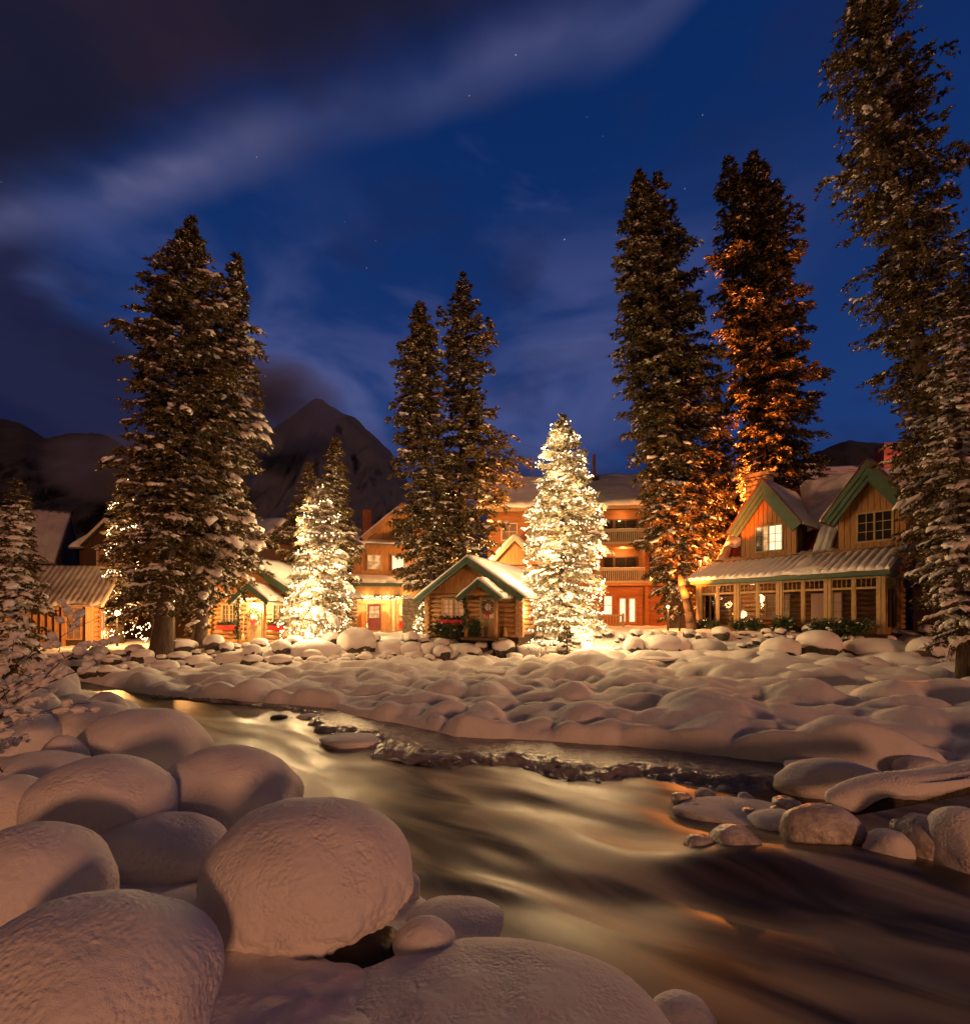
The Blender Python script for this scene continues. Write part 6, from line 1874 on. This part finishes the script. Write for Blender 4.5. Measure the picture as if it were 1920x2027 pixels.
def terrace_rail():
    t = thing('terrace_railing', 'low wooden railing behind the brightest lit spruce', 'railing', (4.6, 36.2, 1.62), math.radians(-6))
    MB().box(0, 5.2, 0, 0.09, 0.8, 0.92).build('top_rail', M['trim'], t); MB().box(0, 5.2, 0, 0.09, 0.08, 0.18).build('bottom_rail', M['trim'], t)
    me = MB().box(-0.03, 0.03, 0.02, 0.07, 0.18, 0.8).mesh('baluster', M['trim'])
    for x in np.arange(0.1, 5.2, 0.2): link('baluster', me, t, loc=(x, 0, 0))
    me = MB().box(-0.06, 0.06, -0.01, 0.1, -0.4, 1.0).mesh('post', M['trim'])
    for x in (0, 1.7, 3.5, 5.2): link('post', me, t, loc=(x, 0, 0))
terrace_rail()

# hotel wing seen above the glazed cabin
def hotel_wing():
    t = thing('hotel_wing', 'far hotel wing whose snowy roof shows above the glazed cabin', 'hotel', (24.5, 47.0, 1.8), math.radians(-8))
    MB().box(0, 15, 0, 9, -0.4, 12.6).build('wall', M['dark_wood'], t)
    MB().prism_x([(-0.8, 12.3), (4.5, 15.3), (4.5, 15.1), (-0.8, 12.1)], -0.8, 15.8).build('roof', M['grey_roof'], t)
    MB().prism_x([(9.8, 12.3), (4.5, 15.3), (4.5, 15.1), (9.8, 12.1)], -0.8, 15.8).build('roof', M['grey_roof'], t)
    snow_sheet('snow_cover', t, (-0.8, -0.8, 12.31), (15.8, -0.8, 12.31), (15.8, 4.45, 15.29), (-0.8, 4.45, 15.29), 0.3, 90, 20, 90, noise_amp=0.2)
    for (a, b, f) in ((5.2, 8.4, 0.45), (9.6, 13, 0.55)):
        g = MB(); y = -0.8 + 5.3 * f; z = 12.3 + 3.0 * f + 0.3
        for q in (0.12, 0.32): g.beam((a, y, z + q), (b, y, z + q), 0.05, 0.05)
        for x in np.arange(a, b + 0.1, 0.5): g.beam((x, y, z - 0.2), (x, y, z + 0.4), 0.05, 0.05)
        g.build('snow_guard', M['metal'], t)
    MB().tube((8.0, 3.2, 13.5), (8.0, 3.2, 16.3), 0.22, 0.22, 10).build('chimney_pipe', M['metal'], t)
    MB().box(7.5, 8.5, 2.9, 3.6, 13.5, 15.0).build('chimney_base', M['dark_wood'], t)
    MB().box(12.4, 14.2, 1.6, 3.0, 13.2, 16.8).build('chimney', M['red_metal'], t)
    lamp('roof_light', t, (13.2, 0.2, 15.6), 110, (1, 0.12, 0.05), 0.15)
hotel_wing()

# ------------------------------------------------------------------ buildings at the frame's far side
def low_wing():
    rz = math.radians(20)
    t = thing('low_lodge', 'low timber wing with a snowy corrugated roof and shuttered front', 'lodge', (-19.5, 25.0, 0.85), rz)
    Ln = 9.0    # runs along -x from the corner
    MB().box(-Ln, 0, 0.05, 5.0, -0.4, 2.05).build('wall', M['backing'], t)
    boards(t, -Ln, -3.4, lambda x: (-0.2, 2.05), 0.05, 0.28, m='dark_wood', seed=91)
    boards(t, -3.4, -2.75, lambda x: (-0.2, 0.5), 0.05, 0.28, m='dark_wood', seed=95)
    window(t, -3.3, -2.45, 0.55, 1.95, 0.04, cols=1, rows=1, frame='board', pane='pane_dim')
    MB().beam((-3.25, -0.03, 0.6), (-2.5, -0.03, 1.15), 0.05, 0.12).build('handrail', M['board'], t)
    for i, x in enumerate((-2.3, -2.02, -1.74, -1.46, -1.18)):
        MB().box(x, x + 0.15, -0.03, 0.05, -0.2, 2.05).build('board', M['board'], t)
    window(t, -0.98, -0.42, 0.4, 1.9, 0.03, cols=2, rows=4, frame='board', pane='pane_dim')
    MB().box(-0.2, 0.06, -0.08, 0.12, -0.4, 2.15).build('corner_post', M['trim'], t)
    # lit end wall: logs below, boards above
    s = bpy.data.objects.new('end_wall', None); COL.objects.link(s); s.parent = t; s.rotation_euler = (0, 0, math.radians(90))
    MB().box(0.1, 5.0, 0.0, 0.1, -0.4, 2.05).build('wall', M['backing'], s)
    top = lambda y: 2.15 + 1.9 * (1 - abs(y - 2.5) / 2.5)
    boards(s, 0.1, 4.9, lambda x: (2.05, top(x)), 0.0, 0.3, seed=92)
    logs(s, (0.15, 0.0), (4.9, 0.0), -0.3, 9, 0.13, over=0.0, seed=93)
    window(s, 0.75, 1.6, 0.35, 1.75, -0.13, cols=2, rows=2, frame='board', pane='pane_lit')
    # roof: ridge along x
    MB().prism_x([(-0.55, 2.05), (2.5, 4.15), (2.5, 4.05), (-0.55, 1.95)], -Ln, 0.6).build('roof', M['grey_roof'], t)
    MB().prism_x([(5.55, 2.05), (2.5, 4.15), (2.5, 4.05), (5.55, 1.95)], -Ln, 0.6).build('roof', M['grey_roof'], t)
    MB().prism_x([(-0.6, 1.86), (2.5, 4.0), (2.5, 4.2), (-0.6, 2.06)], 0.602, 0.66).build('barge_board', M['cream'], t)
    MB().prism_x([(5.6, 1.86), (2.5, 4.0), (2.5, 4.2), (5.6, 2.06)], 0.602, 0.66).build('barge_board', M['cream'], t)
    snow_sheet('snow_cover', t, (-Ln, -0.57, 2.055), (0.62, -0.57, 2.055), (0.62, 2.45, 4.12), (-Ln, 2.45, 4.12), 0.08, 240, 18, 94, ribs=40, rib_amp=0.035, ragged=0.18, m='dusted_roof')
    rd = random.Random(9); mb = MB()
    for k in range(60):
        x = rd.uniform(-Ln, 0.5); mb.tube((x, -0.66, 2.04), (x, -0.66, 2.04 - rd.uniform(0.05, 0.3)), 0.02, 0.003, 5)
    mb.build('icicles', M['ice'], t, kind='stuff')
    # brick chimney with a cap
    c = bpy.data.objects.new('chimney', None); COL.objects.link(c); c.parent = t; c.location = (-0.75, 3.6, 0)
    MB().box(0.05, 0.95, 0.05, 0.9, 2.5, 5.2).build('core', M['mortar'], c)
    bm_ = [MB().box(-0.12, 0.12, -0.06, 0.06, -0.045, 0.045).mesh('brick', M['brick']) for _ in range(1)][0]
    for j in range(20):
        for k in range(5):
            x = 0.0 + (k + (0.5 if j % 2 else 0)) * 0.25
            if x > 1.0: continue
            link('brick', bm_, c, loc=(min(x, 1.0), 0.03, 3.1 + j * 0.105))
        for k in range(4):
            o = link('brick', bm_, c, loc=(0.97, 0.12 + k * 0.25 + (0.12 if j % 2 else 0), 3.1 + j * 0.105)); o.rotation_euler = (0, 0, math.radians(90))
    MB().box(-0.2, 1.2, -0.15, 1.1, 5.2, 5.36).build('cap', M['stone'], c)
    snow_sheet('snow_cap', c, (-0.2, -0.15, 5.362), (1.2, -0.15, 5.362), (1.2, 1.1, 5.37), (-0.2, 1.1, 5.37), 0.14, 14, 10, 96)
    return t
LOW = low_wing()

def big_roof_lodge():
    t = thing('lodge', 'tall lodge with a steep ribbed snow roof behind the small snow-tufted spruce', 'lodge', (-26.3, 31.0, 1.0), math.radians(30))
    Ln = 14
    MB().box(-Ln, -0.2, 0.3, 8, -0.4, 4.8).build('wall', M['dark_wood'], t)
    MB().prism_x([(-0.3, 4.7), (4.3, 8.4), (4.3, 8.25), (-0.3, 4.55)], -Ln, 0).build('roof', M['grey_roof'], t)
    MB().prism_x([(8.9, 4.7), (4.3, 8.4), (4.3, 8.25), (8.9, 4.55)], -Ln, 0).build('roof', M['grey_roof'], t)
    MB().prism_x([(0.3, 4.6), (4.3, 8.2), (8.3, 4.6)], -0.2, -0.1).build('gable', M['dark_wood'], t)
    MB().prism_x([(-0.35, 4.5), (4.3, 8.2), (4.3, 8.42), (-0.35, 4.72)], 0.002, 0.06).build('barge_board', M['dark_wood'], t)
    snow_sheet('snow_cover', t, (-Ln, -0.3, 4.705), (0, -0.3, 4.705), (0, 4.25, 8.37), (-Ln, 4.25, 8.37), 0.16, 260, 22, 101, ribs=34, rib_amp=0.07, ragged=0.2, m='thin_snow')
    MB().box(-Ln, 0, 4.15, 4.45, 8.35, 8.55).build('ridge_cap', M['dark_wood'], t)
big_roof_lodge()

def dormer_lodge():
    t = thing('lodge', 'dark timber lodge with a white-framed gable window beside the steep roof', 'lodge', (-25.75, 32.0, 1.0), math.radians(-3))
    hw, zf, za = 1.6, 6.0, 7.5
    xc = 1.75 + 0.25
    MB().box(-1.0, 11, 1.2, 8, -0.4, 6.0).build('wall', M['dark_wood'], t)
    MB().box(0.35, 3.65, 0.05, 1.2, 3.2, 6.0).build('wall', M['backing'], t)
    sl = (za - zf) / hw
    top = lambda x: za - 0.15 - sl * abs(x - xc)
    MB().prism([(0.35, 5.9), (3.65, 5.9), (3.65, top(3.65)), (xc, top(xc)), (0.35, top(0.35))], 0.06, 0.2).build('gable', M['backing'], t)
    boards(t, 0.35, 3.65, lambda x: (3.3, top(x)), 0.05, 0.28, m='dark_wood', seed=102)
    window(t, 1.35, 2.75, 4.55, 5.65, 0.01, cols=2, rows=1, frame='cream', pane='pane_dark', split=1, fw=0.12)
    gable_roof(t, xc - hw - 0.15, xc + hw + 0.15, zf - 0.1, xc, za, -0.35, 5.0, snow=0.12, barge='cream', seed=103, double=False, barge_h=0.3)
    MB().prism_x([(0.8, 5.9), (4.6, 8.3), (4.6, 8.2), (0.8, 5.8)], -1.4, 11.4).build('roof', M['grey_roof'], t)
    MB().prism_x([(8.4, 5.9), (4.6, 8.3), (4.6, 8.2), (8.4, 5.8)], -1.4, 11.4).build('roof', M['grey_roof'], t)
    snow_sheet('snow_cover', t, (-1.4, 0.8, 5.905), (11.4, 0.8, 5.905), (11.4, 4.55, 8.27), (-1.4, 4.55, 8.27), 0.2, 80, 16, 104)
    # little hipped porch roof below
    A, B, Cq, D, E = (-0.9, -2.6, 3.2), (3.6, -2.6, 3.2), (3.6, 0.4, 3.2), (-0.9, 0.4, 3.2), (1.2, -0.9, 4.45)
    MB().add([A, B, Cq, D, E], [(0, 1, 4), (1, 2, 4), (2, 3, 4), (3, 0, 4), (3, 2, 1, 0)]).build('hip_roof', M['red_metal'], t)
    for p in (A, B): MB().beam(p, E, 0.16, 0.12).build('hip_ridge', M['trim'], t)
    MB().box(-0.7, 3.4, -2.4, 0.3, -0.4, 3.18).build('porch_wall', M['dark_wood'], t)
dormer_lodge()

def back_lodge():
    t = thing('lodge', 'dim lodge gable glimpsed between the tallest spruces and the lit spruce', 'lodge', (-16.6, 38.0, 1.1), math.radians(6))
    xc, hw, zf, za = 1.3, 1.35, 6.0, 8.0
    sl = (za - zf) / hw
    MB().box(-4, 6, 0.6, 8, -0.4, 6.2).build('wall', M['dark_wood'], t)
    top = lambda x: za - 0.15 - sl * abs(x - xc)
    boards(t, xc - 1.1, xc + 1.1, lambda x: (3.5, top(x)), 0.1, 0.3, m='board', seed=110)
    MB().box(xc - 1.1, xc + 1.1, 0.11, 0.6, 3.5, 6.3).build('wall', M['backing'], t)
    gable_roof(t, xc - hw, xc + hw, zf, xc, za, -0.3, 5, snow=0.15, barge='board', seed=111, double=False)
    MB().prism_x([(0.2, 6.0), (4.4, 8.1), (4.4, 8.0), (0.2, 5.9)], -4.5, 6.5).build('roof', M['grey_roof'], t)
    snow_sheet('snow_cover', t, (-4.5, 0.2, 6.005), (6.5, 0.2, 6.005), (6.5, 4.4, 8.105), (-4.5, 4.4, 8.105), 0.2, 60, 14, 112)
back_lodge()

# ------------------------------------------------------------------ lamps behind the trees
def wall_lantern(label, loc, power, col=(1.0, 0.40, 0.10), h=2.4, r=0.12):
    """lantern on a post; what shows is its orange light in the boughs"""
    t = thing('lamp_post', label, 'lamp', (loc[0], loc[1], loc[2]))
    MB().tube((0, 0, 0), (0, 0, h), 0.06, 0.045, 10).build('post', M['metal'], t)
    V, F = ico(2)
    link('lantern', np_mesh('lantern', V * r + np.array([0, 0, h + r]), F, M['bulb_orange']), t)
    MB().tube((0, 0, h + 2 * r), (0, 0, h + 2 * r + 0.12), r * 1.2, 0.02, 10).build('cap', M['metal'], t)
    lamp('lamp_light', t, (0.05, -0.34, h + 0.05), power, col, r)
def gz(px, Y): return ((px - 960) / 1000 * Y, Y, ground_z((px - 960) / 1000 * Y, Y))
def flood(label, loc, aim, power, h, col, angle=100):
    """flood lamp on a post, aimed up into the boughs"""
    t = thing('flood_lamp', label, 'lamp', loc)
    MB().tube((0, 0, -0.3), (0, 0, h), 0.05, 0.04, 10).build('post', M['metal'], t)
    d = (Vector(aim) - Vector(loc) - Vector((0, 0, h))).normalized(); c = Vector((0, 0, h + 0.12))
    MB().tube(c - d * 0.14, c + d * 0.05, 0.07, 0.13, 12).build('housing', M['metal'], t)
    V, F = ico(2)
    link('bulb', np_mesh('bulb', V * 0.07 + np.array(c + d * 0.07), F, M['bulb_orange']), t)
    spot('lamp_light', t, c + d * 0.2, Vector(aim) - Vector(loc), power, col, 0.1, angle)
    return t
flood('orange flood lamp on a tall post between the twin-topped spruces', gz(1402, 38.2), (20.0, 37.4, 16.0), 60000, 6.5, (1.0, 0.23, 0.035), 105)
flood('orange flood lamp by the glazed cabin, aimed into the nearer twin-topped spruce', gz(1345, 27.6), (13.9, 32.5, 9.5), 20000, 0.8, (1.0, 0.20, 0.025), 56)
wall_lantern('orange lantern hidden in the boughs behind the glazed cabin roof', gz(1386, 33.8), 4300, h=4.4, col=(1.0, 0.25, 0.04))
wall_lantern('orange lantern on a short post before the twin-topped spruce by the hotel', gz(1322, 29.3), 420, h=1.3, col=(1.0, 0.33, 0.08), r=0.08)
wall_lantern('orange lantern low behind the sweeping boughs of the tallest spruce', gz(232, 23.6), 700, h=1.5, col=(1.0, 0.45, 0.12))
wall_lantern('orange lantern behind the thick bare trunk of the tallest spruce', gz(345, 25.5), 900, h=2.0, col=(1.0, 0.42, 0.12))
wall_lantern('orange lantern on the lawn behind the ragged pair of spruces', gz(930, 36.0), 4200, h=4.5, col=(1.0, 0.45, 0.14))

flood('orange flood lamp on the lawn, aimed into the ragged spruce by the hotel gable', gz(1040, 33.0), (-0.6, 33.6, 13.0), 6500, 5.5, (1.0, 0.32, 0.07), 80)  # added lamp, kept out of sight, to put orange light on the spruce

# the leaning bare trunk beside the glazed cabin
def leaning_trunk():
    t = thing('tree_stump', 'pale leaning bare trunk beside the corner of the glazed porch', 'tree', (0, 0, 0))
    a = at(1370, 1248, 29.2); b = at(1352, 1160, 29.6)
    t.location = a
    mb = MB(); pts = [Vector((0, 0, -0.3))] + [(b - a) * f + Vector((0.05 * math.sin(f * 4), 0, 0)) for f in (0.15, 0.4, 0.7, 1.0, 1.3)]
    rads = [0.36, 0.30, 0.25, 0.23, 0.21, 0.14]
    for k in range(5): mb.tube(pts[k], pts[k + 1], rads[k], rads[k + 1], 14)
    mb.build('trunk', M['bark'], t, True)
leaning_trunk()
